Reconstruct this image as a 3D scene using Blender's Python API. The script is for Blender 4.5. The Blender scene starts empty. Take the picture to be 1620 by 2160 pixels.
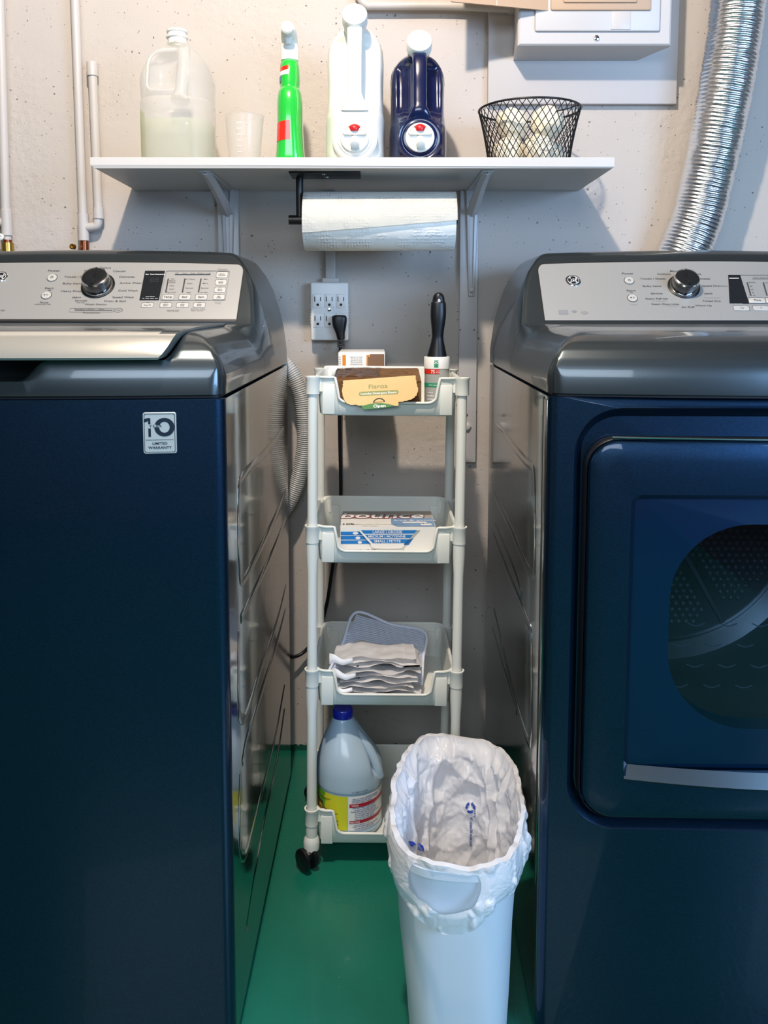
import bpy, bmesh, math, random
from mathutils import Vector, Matrix, noise

random.seed(7)
S = bpy.context.scene
COL = S.collection
PI = math.pi
R = math.radians

# ------------------------------------------------------------------ camera
F, CX, CY = 1750.0, 790.0, 824.0            # focal length and principal point in pixels of 1620 x 2160
CAM_H = 1.0446
TILT = math.atan(.0937)
cd = bpy.data.cameras.new('camera')
cam = bpy.data.objects.new('camera', cd)
COL.objects.link(cam)
cam.location = (0, 0, CAM_H)
cam.rotation_euler = (PI / 2 - TILT, 0, 0)
cd.sensor_width = 36
cd.lens = F / 2160 * 36
cd.shift_x = (810 - CX) / 2160
cd.shift_y = -(1080 - CY) / 2160
cd.clip_start = .02
S.camera = cam

# ------------------------------------------------------------------ exposure, world, lights
S.view_settings.view_transform = 'Standard'
S.view_settings.look = 'None'
S.view_settings.gamma = 1
S.view_settings.use_curve_mapping = False
S.view_settings.exposure = 0.28
w = bpy.data.worlds.new('world')
S.world = w
w.use_nodes = True
w.node_tree.nodes['Background'].inputs[0].default_value = (.55, .68, 1, 1)
w.node_tree.nodes['Background'].inputs[1].default_value = .25


def lamp(kind, name, loc, energy, color, **kw):
    l = bpy.data.lights.new(name, kind)
    l.energy = energy
    l.color = color
    for k, v in kw.items():
        if k != 'target':
            setattr(l, k, v)
    o = bpy.data.objects.new(name, l)
    o.location = loc
    if 'target' in kw:
        o.rotation_euler = (Vector(kw['target']) - Vector(loc)).to_track_quat('-Z', 'Y').to_euler()
    COL.objects.link(o)
    return o


lamp('POINT', 'ceiling_bulb_light', (-.18, .64, 2.31), 92, (1, .87, .74), shadow_soft_size=.032)
lamp('AREA', 'window_daylight', (1.95, -.75, 1.45), 54, (.38, .62, 1), shape='RECTANGLE', size=1.3, size_y=.9, target=(.1, 1.3, .7))
lamp('AREA', 'added_fill_light', (-.3, -1.6, 1.95), 26, (.74, .85, 1), shape='RECTANGLE', size=1.5, size_y=.8, target=(0, 1.3, .45))  # added soft fill from behind the camera, lifts the lower half; no real source


# ------------------------------------------------------------------ helpers
def at(px, py, Y):
    """a point of the photograph at distance Y from the camera"""
    a = (px - CX) / F
    b = (CY - py) / F
    c, s = math.cos(TILT), math.sin(TILT)
    k = Y / (c + b * s)
    return Vector((a * k, Y, CAM_H + (-s + b * c) * k))


def ray(px, py):
    return (at(px, py, 1) - Vector((0, 0, CAM_H)))


def srgb(r, g, b):
    def f(v):
        v /= 255
        return v / 12.92 if v <= .04045 else ((v + .055) / 1.055) ** 2.4
    return (f(r), f(g), f(b), 1)


def mat(name, col, rough=.5, metal=0, coat=0, bump=None, spec=.5, trans=0, alpha=1, emis=None, flake=None, sub=0, tint=None):
    m = bpy.data.materials.new(name)
    m.use_nodes = True
    nt = m.node_tree
    p = nt.nodes['Principled BSDF']
    p.inputs['Base Color'].default_value = col
    p.inputs['Roughness'].default_value = rough
    p.inputs['Metallic'].default_value = metal
    p.inputs['Coat Weight'].default_value = coat
    p.inputs['Coat Roughness'].default_value = .04
    p.inputs['Specular IOR Level'].default_value = spec
    p.inputs['Transmission Weight'].default_value = trans
    p.inputs['Alpha'].default_value = alpha
    if sub:
        p.inputs['Subsurface Weight'].default_value = sub
        p.inputs['Subsurface Radius'].default_value = (.02, .02, .02)
    tc = nt.nodes.new('ShaderNodeTexCoord')
    if bump:
        scale, strength, dist = bump
        n = nt.nodes.new('ShaderNodeTexNoise')
        n.inputs['Scale'].default_value = scale
        n.inputs['Detail'].default_value = 5
        b = nt.nodes.new('ShaderNodeBump')
        b.inputs['Strength'].default_value = strength
        b.inputs['Distance'].default_value = dist
        nt.links.new(tc.outputs['Object'], n.inputs['Vector'])
        nt.links.new(n.outputs['Fac'], b.inputs['Height'])
        nt.links.new(b.outputs['Normal'], p.inputs['Normal'])
    if tint:                                    # slight uneven colour of the thing itself
        n = nt.nodes.new('ShaderNodeTexNoise')
        n.inputs['Scale'].default_value = tint[0]
        n.inputs['Detail'].default_value = 4
        mx = nt.nodes.new('ShaderNodeMix')
        mx.data_type = 'RGBA'
        mx.inputs[6].default_value = col
        mx.inputs[7].default_value = tint[1]
        nt.links.new(tc.outputs['Object'], n.inputs['Vector'])
        nt.links.new(n.outputs['Fac'], mx.inputs[0])
        nt.links.new(mx.outputs[2], p.inputs['Base Color'])
    return m


def film(name, col, rough, opacity, gloss=.5, translucent=.4):
    """thin plastic: part transparent, part diffuse and translucent, glossy on top"""
    m = bpy.data.materials.new(name)
    m.use_nodes = True
    nt = m.node_tree
    p = nt.nodes['Principled BSDF']
    p.inputs['Base Color'].default_value = col
    p.inputs['Roughness'].default_value = rough
    p.inputs['Specular IOR Level'].default_value = gloss
    out = nt.nodes['Material Output']
    tl = nt.nodes.new('ShaderNodeBsdfTranslucent')
    tl.inputs[0].default_value = col
    tr = nt.nodes.new('ShaderNodeBsdfTransparent')
    m1 = nt.nodes.new('ShaderNodeMixShader')
    m1.inputs[0].default_value = translucent
    nt.links.new(p.outputs[0], m1.inputs[1])
    nt.links.new(tl.outputs[0], m1.inputs[2])
    m2 = nt.nodes.new('ShaderNodeMixShader')
    m2.inputs[0].default_value = opacity
    nt.links.new(tr.outputs[0], m2.inputs[1])
    nt.links.new(m1.outputs[0], m2.inputs[2])
    nt.links.new(m2.outputs[0], out.inputs[0])
    return m


def glass_pane(name, tint, rough=.02):
    m = bpy.data.materials.new(name)
    m.use_nodes = True
    nt = m.node_tree
    nt.nodes.remove(nt.nodes['Principled BSDF'])
    out = nt.nodes['Material Output']
    tr = nt.nodes.new('ShaderNodeBsdfTransparent')
    tr.inputs[0].default_value = tint
    gl = nt.nodes.new('ShaderNodeBsdfGlossy')
    gl.inputs['Roughness'].default_value = rough
    fr = nt.nodes.new('ShaderNodeFresnel')
    fr.inputs[0].default_value = 1.6
    mx = nt.nodes.new('ShaderNodeMixShader')
    nt.links.new(fr.outputs[0], mx.inputs[0])
    nt.links.new(tr.outputs[0], mx.inputs[1])
    nt.links.new(gl.outputs[0], mx.inputs[2])
    nt.links.new(mx.outputs[0], out.inputs[0])
    return m


def link(name, bm, m, parent=None, smooth=True, recalc=True, sharp=40, doubles=False):
    if doubles:
        bmesh.ops.remove_doubles(bm, verts=bm.verts, dist=1e-5)
    if recalc:
        bmesh.ops.recalc_face_normals(bm, faces=bm.faces)
    me = bpy.data.meshes.new(name)
    bm.to_mesh(me)
    bm.free()
    if smooth:
        me.polygons.foreach_set('use_smooth', [True] * len(me.polygons))
        me.set_sharp_from_angle(angle=R(sharp))
    for x in (m if isinstance(m, (list, tuple)) else [m]):
        me.materials.append(x)
    o = bpy.data.objects.new(name, me)
    COL.objects.link(o)
    if parent is not None:
        o.parent = parent
    return o


def tag(o, label, cat, group=None, kind=None):
    o['label'] = label
    o['category'] = cat
    if group:
        o['group'] = group
    if kind:
        o['kind'] = kind
    return o


def thing(name, label, cat, loc=(0, 0, 0), rz=0, group=None):
    o = bpy.data.objects.new(name, None)
    o.empty_display_size = .05
    COL.objects.link(o)
    o.location = loc
    o.rotation_euler = (0, 0, rz)
    bpy.context.view_layer.update()
    return tag(o, label, cat, group)


def struct(name, bm, m, parent=None, **kw):
    o = link(name, bm, m, parent, **kw)
    if parent is None:
        o['kind'] = 'structure'
    return o


def BM():
    return bmesh.new()


def box(bm, x0, x1, y0, y1, z0, z1, bev=0, seg=2, M=None):
    vs = [Vector((x, y, z)) for x in (x0, x1) for y in (y0, y1) for z in (z0, z1)]
    if M is not None:
        vs = [M @ v for v in vs]
    v = [bm.verts.new(p) for p in vs]
    fs = [bm.faces.new([v[i] for i in q]) for q in
          ((0, 1, 3, 2), (4, 6, 7, 5), (0, 4, 5, 1), (2, 3, 7, 6), (0, 2, 6, 4), (1, 5, 7, 3))]
    if bev:
        es = list({e for f in fs for e in f.edges})
        bmesh.ops.recalc_face_normals(bm, faces=fs)
        bmesh.ops.bevel(bm, geom=es, offset=bev, segments=seg, profile=.5, affect='EDGES')
    return bm


def rings(bm, rs, cap0=True, cap1=True, closed=True, mi=0):
    """rs: list of rings of points (same count) joined into a skin"""
    vv = [[bm.verts.new(p) for p in r] for r in rs]
    n = len(rs[0])
    for a, b in zip(vv, vv[1:]):
        for i in range(n if closed else n - 1):
            j = (i + 1) % n
            f = bm.faces.new((a[i], a[j], b[j], b[i]))
            f.material_index = mi
    if cap0:
        bm.faces.new(vv[0][::-1]).material_index = mi
    if cap1:
        bm.faces.new(vv[-1]).material_index = mi
    return vv


def smooth_path(pts, n=8):
    P = [Vector(p) for p in pts]
    P = [P[0] * 2 - P[1]] + P + [P[-1] * 2 - P[-2]]
    out = []
    for i in range(1, len(P) - 2):
        a, b, c, d = P[i - 1:i + 3]
        for k in range(n):
            t = k / n
            out.append(.5 * ((2 * b) + (c - a) * t + (2 * a - 5 * b + 4 * c - d) * t * t + (3 * b - a - 3 * c + d) * t ** 3))
    out.append(P[-2])
    return out


def tube(bm, pts, r, seg=12, cap=True, mi=0):
    P = [Vector(p) for p in pts]
    n = len(P)
    T = []
    for i in range(n):
        t = (P[min(i + 1, n - 1)] - P[max(i - 1, 0)])
        T.append(t.normalized() if t.length > 1e-9 else Vector((0, 0, 1)))
    u = T[0].orthogonal().normalized()
    rs = []
    for i in range(n):
        u = (u - T[i] * u.dot(T[i])).normalized()
        v = T[i].cross(u)
        rr = r[i] if isinstance(r, (list, tuple)) else r
        rs.append([P[i] + (u * math.cos(2 * PI * k / seg) + v * math.sin(2 * PI * k / seg)) * rr for k in range(seg)])
    rings(bm, rs, cap, cap, mi=mi)
    return bm


def lathe(bm, prof, seg=32, M=None, cap=True, mi=0):
    """prof: (radius, z) pairs"""
    rs = []
    for r, z in prof:
        ring = [Vector((max(r, 1e-5) * math.cos(2 * PI * k / seg), max(r, 1e-5) * math.sin(2 * PI * k / seg), z)) for k in range(seg)]
        rs.append([M @ p for p in ring] if M is not None else ring)
    rings(bm, rs, cap, cap, mi=mi)
    return bm


def aim(loc, d):
    """matrix placing a +Z lathe at loc, pointing along d"""
    return Matrix.Translation(loc) @ Vector(d).to_track_quat('Z', 'Y').to_matrix().to_4x4()


def sup(a, hx, hy, n):
    c, s = math.cos(a), math.sin(a)
    return (hx * math.copysign(abs(c) ** (2 / n), c), hy * math.copysign(abs(s) ** (2 / n), s))


class Loft:
    """body of super-elliptic rings (z, cx, cy, hx, hy, n)"""
    def __init__(self, rs):
        self.rs = rs

    def ring(self, z):
        rs = self.rs
        for a, b in zip(rs, rs[1:]):
            if a[0] <= z <= b[0]:
                t = (z - a[0]) / max(b[0] - a[0], 1e-9)
                return [x + (y - x) * t for x, y in zip(a, b)]
        return rs[0] if z < rs[0][0] else rs[-1]

    def p(self, a, z, off=0):
        _, cx, cy, hx, hy, n = self.ring(z)
        x, y = sup(a, hx + off, hy + off, n)
        return Vector((cx + x, cy + y, z))

    def build(self, bm, seg=48, sub=1, cap0=True, cap1=True, mi=0, disp=None):
        rs = []
        R_ = self.rs
        for i in range(len(R_) - 1):
            for k in range(sub):
                t = k / sub
                rs.append([x + (y - x) * t for x, y in zip(R_[i], R_[i + 1])])
        rs.append(R_[-1])
        out = []
        for z, cx, cy, hx, hy, n in rs:
            ring = []
            for k in range(seg):
                a = 2 * PI * k / seg
                x, y = sup(a, hx, hy, n)
                v = Vector((cx + x, cy + y, z))
                if disp:
                    v += disp(a, v)
                ring.append(v)
            out.append(ring)
        rings(bm, out, cap0, cap1, mi=mi)
        return bm

    def decal(self, bm, a0, a1, z0, z1, off=.0004, na=10, nz=4, mi=0, skew=0):
        vs = [[bm.verts.new(self.p(a0 + (a1 - a0) * i / na, z0 + (z1 - z0) * j / nz + skew * (i / na), off)) for j in range(nz + 1)] for i in range(na + 1)]
        for i in range(na):
            for j in range(nz):
                bm.faces.new((vs[i][j], vs[i + 1][j], vs[i + 1][j + 1], vs[i][j + 1])).material_index = mi


def smooth_rings(keys, n=6):
    """Catmull-Rom through ring keys"""
    K = [list(k) for k in keys]
    K = [[2 * a - b for a, b in zip(K[0], K[1])]] + K + [[2 * a - b for a, b in zip(K[-1], K[-2])]]
    out = []
    for i in range(1, len(K) - 2):
        for k in range(n):
            t = k / n
            out.append([.5 * (2 * b + (c - a) * t + (2 * a - 5 * b + 4 * c - d) * t * t + (3 * b - a - 3 * c + d) * t ** 3)
                        for a, b, c, d in zip(*K[i - 1:i + 3])])
    out.append(K[-2])
    z = -1e9
    for r in out:
        r[0] = max(r[0], z + 1e-6)
        z = r[0]
        r[3] = max(r[3], .001)
        r[4] = max(r[4], .001)
        r[5] = max(r[5], 1.5)
    return out


def rrect(x0, x1, z0, z1, r, n=8):
    """rounded rectangle outline, counter-clockwise, 4*(n+1) points"""
    out = []
    for cx, cz, a0 in ((x1 - r, z1 - r, 0), (x0 + r, z1 - r, 90), (x0 + r, z0 + r, 180), (x1 - r, z0 + r, 270)):
        for k in range(n + 1):
            a = R(a0 + 90 * k / n)
            out.append((cx + r * math.cos(a), cz + r * math.sin(a)))
    return out


def prism(bm, outline, fmap, h0, h1, mi=0):
    """2D outline -> solid between heights h0,h1 using fmap(x,y,h)"""
    rings(bm, [[fmap(x, y, h0) for x, y in outline], [fmap(x, y, h1) for x, y in outline]], mi=mi)


TXT = {}


def glyphs(s, bold=0):
    key = (s, bold)
    if key not in TXT:
        cu = bpy.data.curves.new('t', 'FONT')
        cu.body = s
        cu.size = 1
        cu.resolution_u = 3
        cu.offset = bold
        cu.align_x = 'CENTER'
        o = bpy.data.objects.new('t', cu)
        COL.objects.link(o)
        dg = bpy.context.evaluated_depsgraph_get()
        me = bpy.data.meshes.new_from_object(o.evaluated_get(dg))
        TXT[key] = ([v.co.copy() for v in me.vertices], [tuple(p.vertices) for p in me.polygons])
        bpy.data.objects.remove(o)
        bpy.data.meshes.remove(me)
        bpy.data.curves.remove(cu)
    return TXT[key]


def text(bm, s, size, fmap, x=0, y=0, bold=0, sx=1, mi=0, skew=0):
    """flat printing; fmap(x,y) -> point on the surface. x,y = centre of the line"""
    vs, fs = glyphs(s, bold)
    bv = [bm.verts.new(fmap(x + (v.x + skew * v.y) * size * sx, y + (v.y - .35) * size)) for v in vs]
    for f in fs:
        try:
            bm.faces.new([bv[i] for i in f]).material_index = mi
        except ValueError:
            pass


def quad(bm, fmap, x0, x1, y0, y1, mi=0, nx=1, sk=0):
    a = [bm.verts.new(fmap(x0 + (x1 - x0) * i / nx, y0)) for i in range(nx + 1)]
    b = [bm.verts.new(fmap(x0 + sk + (x1 - x0) * i / nx, y1)) for i in range(nx + 1)]
    for i in range(nx):
        bm.faces.new((a[i], a[i + 1], b[i + 1], b[i])).material_index = mi


def poly(bm, pts, fmap, mi=0):
    bm.faces.new([bm.verts.new(fmap(x, y)) for x, y in pts]).material_index = mi


def ringpoly(bm, o, i, fmap, mi=0):
    a = [bm.verts.new(fmap(*p)) for p in o]
    b = [bm.verts.new(fmap(*p)) for p in i]
    n = len(a)
    for k in range(n):
        bm.faces.new((a[k], a[(k + 1) % n], b[(k + 1) % n], b[k])).material_index = mi


def circ(cx, cy, r, n=28, ry=None):
    return [(cx + r * math.cos(2 * PI * k / n), cy + (ry or r) * math.sin(2 * PI * k / n)) for k in range(n)]


def lerp(a, b, t):
    return a + (b - a) * t


def sstep(a, b, x):
    t = min(1, max(0, (x - a) / (b - a)))
    return t * t * (3 - 2 * t)


def interp(tab, x):
    if x <= tab[0][0]:
        return tab[0][1]
    for (a, va), (b, vb) in zip(tab, tab[1:]):
        if x <= b:
            t = (x - a) / (b - a)
            return va + (vb - va) * t
    return tab[-1][1]


# ------------------------------------------------------------------ materials
def wall_material():
    m = bpy.data.materials.new('painted_concrete')
    m.use_nodes = True
    nt = m.node_tree
    L = nt.links.new
    N = nt.nodes.new
    p = nt.nodes['Principled BSDF']
    p.inputs['Roughness'].default_value = .62
    p.inputs['Specular IOR Level'].default_value = .3
    tc = N('ShaderNodeTexCoord')
    # small air-bubble pits: voronoi cells whose random value is high
    vo = N('ShaderNodeTexVoronoi')
    vo.inputs['Scale'].default_value = 62
    wob = N('ShaderNodeTexNoise')
    wob.inputs['Scale'].default_value = 170
    vm = N('ShaderNodeVectorMath')
    vm.operation = 'MULTIPLY_ADD'
    vm.inputs[1].default_value = (.006, .006, .006)
    L(tc.outputs['Object'], wob.inputs['Vector'])
    L(wob.outputs['Color'], vm.inputs[0])
    L(tc.outputs['Object'], vm.inputs[2])
    L(vm.outputs[0], vo.inputs['Vector'])
    sep = N('ShaderNodeSeparateColor')
    L(vo.outputs['Color'], sep.inputs[0])
    size = N('ShaderNodeMapRange')              # pit radius by cell
    size.inputs[1].default_value = .55
    size.inputs[2].default_value = 1
    size.inputs[3].default_value = 0
    size.inputs[4].default_value = .15
    L(sep.outputs[0], size.inputs[0])
    sub = N('ShaderNodeMath')
    sub.operation = 'SUBTRACT'
    L(size.outputs[0], sub.inputs[0])
    L(vo.outputs['Distance'], sub.inputs[1])
    pit = N('ShaderNodeMapRange')
    pit.inputs[1].default_value = 0
    pit.inputs[2].default_value = .05
    L(sub.outputs[0], pit.inputs[0])
    vo2 = N('ShaderNodeTexVoronoi')
    vo2.inputs['Scale'].default_value = 135
    L(vm.outputs[0], vo2.inputs['Vector'])
    sep2 = N('ShaderNodeSeparateColor')
    L(vo2.outputs['Color'], sep2.inputs[0])
    size2 = N('ShaderNodeMapRange')
    size2.inputs[1].default_value = .72
    size2.inputs[2].default_value = 1
    size2.inputs[3].default_value = 0
    size2.inputs[4].default_value = .22
    L(sep2.outputs[0], size2.inputs[0])
    sub2 = N('ShaderNodeMath')
    sub2.operation = 'SUBTRACT'
    L(size2.outputs[0], sub2.inputs[0])
    L(vo2.outputs['Distance'], sub2.inputs[1])
    pit2 = N('ShaderNodeMapRange')
    pit2.inputs[1].default_value = 0
    pit2.inputs[2].default_value = .08
    L(sub2.outputs[0], pit2.inputs[0])
    pmax = N('ShaderNodeMath')
    pmax.operation = 'MAXIMUM'
    L(pit.outputs[0], pmax.inputs[0])
    L(pit2.outputs[0], pmax.inputs[1])
    # plaster patches
    big = N('ShaderNodeTexNoise')
    big.inputs['Scale'].default_value = 3.1
    big.inputs['Detail'].default_value = 2
    L(tc.outputs['Object'], big.inputs['Vector'])
    br = N('ShaderNodeMapRange')
    br.inputs[1].default_value = .48
    br.inputs[2].default_value = .64
    L(big.outputs['Fac'], br.inputs[0])
    fine = N('ShaderNodeTexNoise')
    fine.inputs['Scale'].default_value = 58
    fine.inputs['Detail'].default_value = 6
    fine.inputs['Roughness'].default_value = .6
    L(tc.outputs['Object'], fine.inputs['Vector'])
    mul = N('ShaderNodeMath')
    mul.operation = 'MULTIPLY'
    L(br.outputs[0], mul.inputs[0])
    L(fine.outputs['Fac'], mul.inputs[1])
    grain = N('ShaderNodeTexNoise')
    grain.inputs['Scale'].default_value = 260
    grain.inputs['Detail'].default_value = 3
    L(tc.outputs['Object'], grain.inputs['Vector'])
    g2 = N('ShaderNodeMath')
    g2.operation = 'MULTIPLY_ADD'
    g2.inputs[1].default_value = .16
    L(grain.outputs['Fac'], g2.inputs[0])
    L(mul.outputs[0], g2.inputs[2])
    h = N('ShaderNodeMath')
    h.operation = 'MULTIPLY_ADD'
    h.inputs[1].default_value = -1.2
    L(pmax.outputs[0], h.inputs[0])
    L(g2.outputs[0], h.inputs[2])
    b = N('ShaderNodeBump')
    b.inputs['Strength'].default_value = .9
    b.inputs['Distance'].default_value = .0036
    L(h.outputs[0], b.inputs['Height'])
    L(b.outputs['Normal'], p.inputs['Normal'])
    # colour: white paint, faint yellowing, bare holes in the deepest pits, green floor paint brushed up the foot
    tint = N('ShaderNodeTexNoise')
    tint.inputs['Scale'].default_value = 1.6
    tint.inputs['Detail'].default_value = 3
    L(tc.outputs['Object'], tint.inputs['Vector'])
    c1 = N('ShaderNodeMix')
    c1.data_type = 'RGBA'
    c1.inputs[6].default_value = srgb(186, 178, 175)
    c1.inputs[7].default_value = srgb(194, 185, 172)
    L(tint.outputs['Fac'], c1.inputs[0])
    hol = N('ShaderNodeMath')
    hol.operation = 'MULTIPLY'
    gt = N('ShaderNodeMath')
    gt.operation = 'GREATER_THAN'
    gt.inputs[1].default_value = .62
    L(sep.outputs[1], gt.inputs[0])
    L(gt.outputs[0], hol.inputs[0])
    L(pit.outputs[0], hol.inputs[1])
    hm = N('ShaderNodeMath')
    hm.operation = 'MULTIPLY'
    hm.inputs[1].default_value = .6
    L(hol.outputs[0], hm.inputs[0])
    c2 = N('ShaderNodeMix')
    c2.data_type = 'RGBA'
    c2.inputs[7].default_value = srgb(72, 68, 66)
    L(hm.outputs[0], c2.inputs[0])
    L(c1.outputs[2], c2.inputs[6])
    sx = N('ShaderNodeSeparateXYZ')
    L(tc.outputs['Object'], sx.inputs[0])
    edge = N('ShaderNodeTexNoise')
    edge.inputs['Scale'].default_value = 70
    edge.inputs['Detail'].default_value = 4
    L(tc.outputs['Object'], edge.inputs['Vector'])
    e2 = N('ShaderNodeMath')
    e2.operation = 'MULTIPLY_ADD'
    e2.inputs[1].default_value = -.022
    L(edge.outputs['Fac'], e2.inputs[0])
    L(sx.outputs['Z'], e2.inputs[2])
    lt = N('ShaderNodeMath')
    lt.operation = 'LESS_THAN'
    lt.inputs[1].default_value = .004
    L(e2.outputs[0], lt.inputs[0])
    c3 = N('ShaderNodeMix')
    c3.data_type = 'RGBA'
    c3.inputs[7].default_value = srgb(22, 84, 68)
    L(lt.outputs[0], c3.inputs[0])
    L(c2.outputs[2], c3.inputs[6])
    L(c3.outputs[2], p.inputs['Base Color'])
    return m


def floor_material():
    m = mat('green_floor_paint', srgb(26, 112, 92), .3, coat=.15)
    nt = m.node_tree
    L = nt.links.new
    N = nt.nodes.new
    p = nt.nodes['Principled BSDF']
    tc = N('ShaderNodeTexCoord')
    a = N('ShaderNodeTexNoise')
    a.inputs['Scale'].default_value = 5
    a.inputs['Detail'].default_value = 4
    L(tc.outputs['Object'], a.inputs['Vector'])
    c1 = N('ShaderNodeMix')
    c1.data_type = 'RGBA'
    c1.inputs[6].default_value = srgb(20, 96, 80)
    c1.inputs[7].default_value = srgb(26, 122, 98)
    L(a.outputs['Fac'], c1.inputs[0])
    v = N('ShaderNodeTexVoronoi')
    v.inputs['Scale'].default_value = 90
    L(tc.outputs['Object'], v.inputs['Vector'])
    sp = N('ShaderNodeSeparateColor')
    L(v.outputs['Color'], sp.inputs[0])
    mr = N('ShaderNodeMapRange')
    mr.inputs[1].default_value = .8
    mr.inputs[2].default_value = 1
    mr.inputs[4].default_value = .1
    L(sp.outputs[0], mr.inputs[0])
    lt = N('ShaderNodeMath')
    lt.operation = 'LESS_THAN'
    L(v.outputs['Distance'], lt.inputs[0])
    L(mr.outputs[0], lt.inputs[1])
    k = N('ShaderNodeMath')
    k.operation = 'MULTIPLY'
    k.inputs[1].default_value = .45
    L(lt.outputs[0], k.inputs[0])
    c2 = N('ShaderNodeMix')
    c2.data_type = 'RGBA'
    c2.inputs[7].default_value = srgb(120, 185, 165)
    L(k.outputs[0], c2.inputs[0])
    L(c1.outputs[2], c2.inputs[6])
    L(c2.outputs[2], p.inputs['Base Color'])
    n = N('ShaderNodeTexNoise')
    n.inputs['Scale'].default_value = 120
    n.inputs['Detail'].default_value = 4
    L(tc.outputs['Object'], n.inputs['Vector'])
    b = N('ShaderNodeBump')
    b.inputs['Strength'].default_value = .35
    b.inputs['Distance'].default_value = .0015
    L(n.outputs['Fac'], b.inputs['Height'])
    L(b.outputs['Normal'], p.inputs['Normal'])
    return m


def body_paint():
    """dark blue metallic enamel with fine flakes"""
    m = mat('sapphire_metallic', srgb(20, 62, 96), .38, metal=.8, coat=.6)
    nt = m.node_tree
    p = nt.nodes['Principled BSDF']
    tc = nt.nodes.new('ShaderNodeTexCoord')
    v = nt.nodes.new('ShaderNodeTexVoronoi')
    v.inputs['Scale'].default_value = 900
    nt.links.new(tc.outputs['Object'], v.inputs['Vector'])
    mx = nt.nodes.new('ShaderNodeMix')
    mx.data_type = 'RGBA'
    mx.inputs[6].default_value = srgb(12, 38, 60)
    mx.inputs[7].default_value = srgb(19, 49, 76)
    sp = nt.nodes.new('ShaderNodeSeparateColor')
    nt.links.new(v.outputs['Color'], sp.inputs[0])
    nt.links.new(sp.outputs[0], mx.inputs[0])
    nt.links.new(mx.outputs[2], p.inputs['Base Color'])
    return m


def crease_bump(m, scale, dist):
    nt = m.node_tree
    p = nt.nodes['Principled BSDF']
    tc = nt.nodes.new('ShaderNodeTexCoord')
    n = nt.nodes.new('ShaderNodeTexNoise')
    n.inputs['Scale'].default_value = scale
    n.inputs['Detail'].default_value = 3
    n.inputs['Distortion'].default_value = 1.2
    a = nt.nodes.new('ShaderNodeMath')
    a.operation = 'SUBTRACT'
    a.inputs[1].default_value = .5
    c = nt.nodes.new('ShaderNodeMath')
    c.operation = 'ABSOLUTE'
    b = nt.nodes.new('ShaderNodeBump')
    b.inputs['Strength'].default_value = .8
    b.inputs['Distance'].default_value = dist
    nt.links.new(tc.outputs['Object'], n.inputs['Vector'])
    nt.links.new(n.outputs['Fac'], a.inputs[0])
    nt.links.new(a.outputs[0], c.inputs[0])
    nt.links.new(c.outputs[0], b.inputs['Height'])
    nt.links.new(b.outputs['Normal'], p.inputs['Normal'])


WALL = wall_material()
FLOOR = floor_material()
BODY = body_paint()
DECK = mat('graphite_metallic', srgb(74, 82, 86), .30, metal=.8, coat=.5, bump=(600, .08, .0004))
SIDE = mat('side_enamel', srgb(122, 124, 126), .13, metal=1, coat=.25, bump=(7, .25, .004))
BLACK_PL = mat('black_plastic', srgb(16, 17, 20), .38)
DARK_GAP = mat('dark_gap', srgb(8, 9, 11), .6)
CONSOLE = mat('silver_console', srgb(180, 180, 177), .36, metal=.45, bump=(900, .06, .0003))
LIDM = mat('champagne_lid', srgb(206, 203, 192), .22, metal=.6, coat=.3)
CHROME = mat('chrome', srgb(215, 215, 215), .12, metal=1)
KNOBM = mat('knob_glossy_black', srgb(28, 29, 31), .14, coat=.8)
INK = mat('grey_print', srgb(52, 54, 58), .5)
INK_LT = mat('faint_print', srgb(130, 132, 134), .5)
INK_B = mat('blue_black_print', srgb(14, 34, 52), .4)
SCREEN = mat('display_black', srgb(30, 33, 36), .15)
WHITE_PR = mat('white_print', srgb(240, 240, 240), .5)
BUTTON = mat('button_silver', srgb(205, 204, 198), .35, metal=.3)
WHITE_PL = mat('white_plastic', srgb(236, 236, 228), .35, sub=.1)
CART = mat('cream_white_plastic', srgb(232, 233, 224), .38)
SHELF = mat('white_laminate', srgb(208, 205, 200), .4, bump=(40, .1, .0006), tint=(8, srgb(198, 194, 189)))
PAINTW = mat('white_gloss_paint', srgb(196, 193, 192), .35, bump=(60, .25, .0008))
PIPE = mat('white_painted_pipe', srgb(194, 188, 182), .4, bump=(90, .2, .0006))
COPPER = mat('copper', srgb(176, 98, 62), .3, metal=.9, tint=(60, srgb(110, 62, 40)))
BRASS = mat('brass', srgb(196, 158, 78), .28, metal=1)
FOIL = mat('aluminium_foil', srgb(232, 234, 236), .25, metal=1, bump=(220, .4, .001))
BLACK_METAL = mat('black_powder_coat', srgb(22, 22, 24), .4)
PAPER = mat('white_paper_towel', srgb(244, 242, 234), .9, sub=.05)
TRANSL = film('frosted_plastic', srgb(240, 240, 236), .22, .34, .6, .5)
CLEARC = film('clear_cup_plastic', srgb(240, 236, 230), .12, .20, .8, .5)
LIQUID = film('pale_liquid', srgb(228, 230, 204), .1, .5, .3, .6)
GREEN = mat('green_bottle', srgb(38, 186, 62), .16, coat=.7, sub=.05)
RED = mat('red_print', srgb(226, 44, 26), .2, coat=.5)
NAVY = mat('navy_plastic', srgb(14, 22, 62), .2, coat=.6)
REDB = mat('red_button', srgb(196, 32, 34), .35)
WOOL = mat('cream_wool', srgb(238, 230, 208), .95, bump=(90, .9, .004))
CARD = mat('kraft_cardboard', srgb(172, 132, 92), .8, bump=(60, .2, .0006), tint=(30, srgb(150, 110, 74)))
CARD_LT = mat('tan_cardboard_flap', srgb(226, 194, 136), .75, bump=(60, .15, .0005), tint=(24, srgb(214, 178, 120)))
GREEN_PR = mat('green_print', srgb(46, 118, 52), .6)
OLIVE_PR = mat('olive_print', srgb(132, 140, 74), .6)
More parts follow.
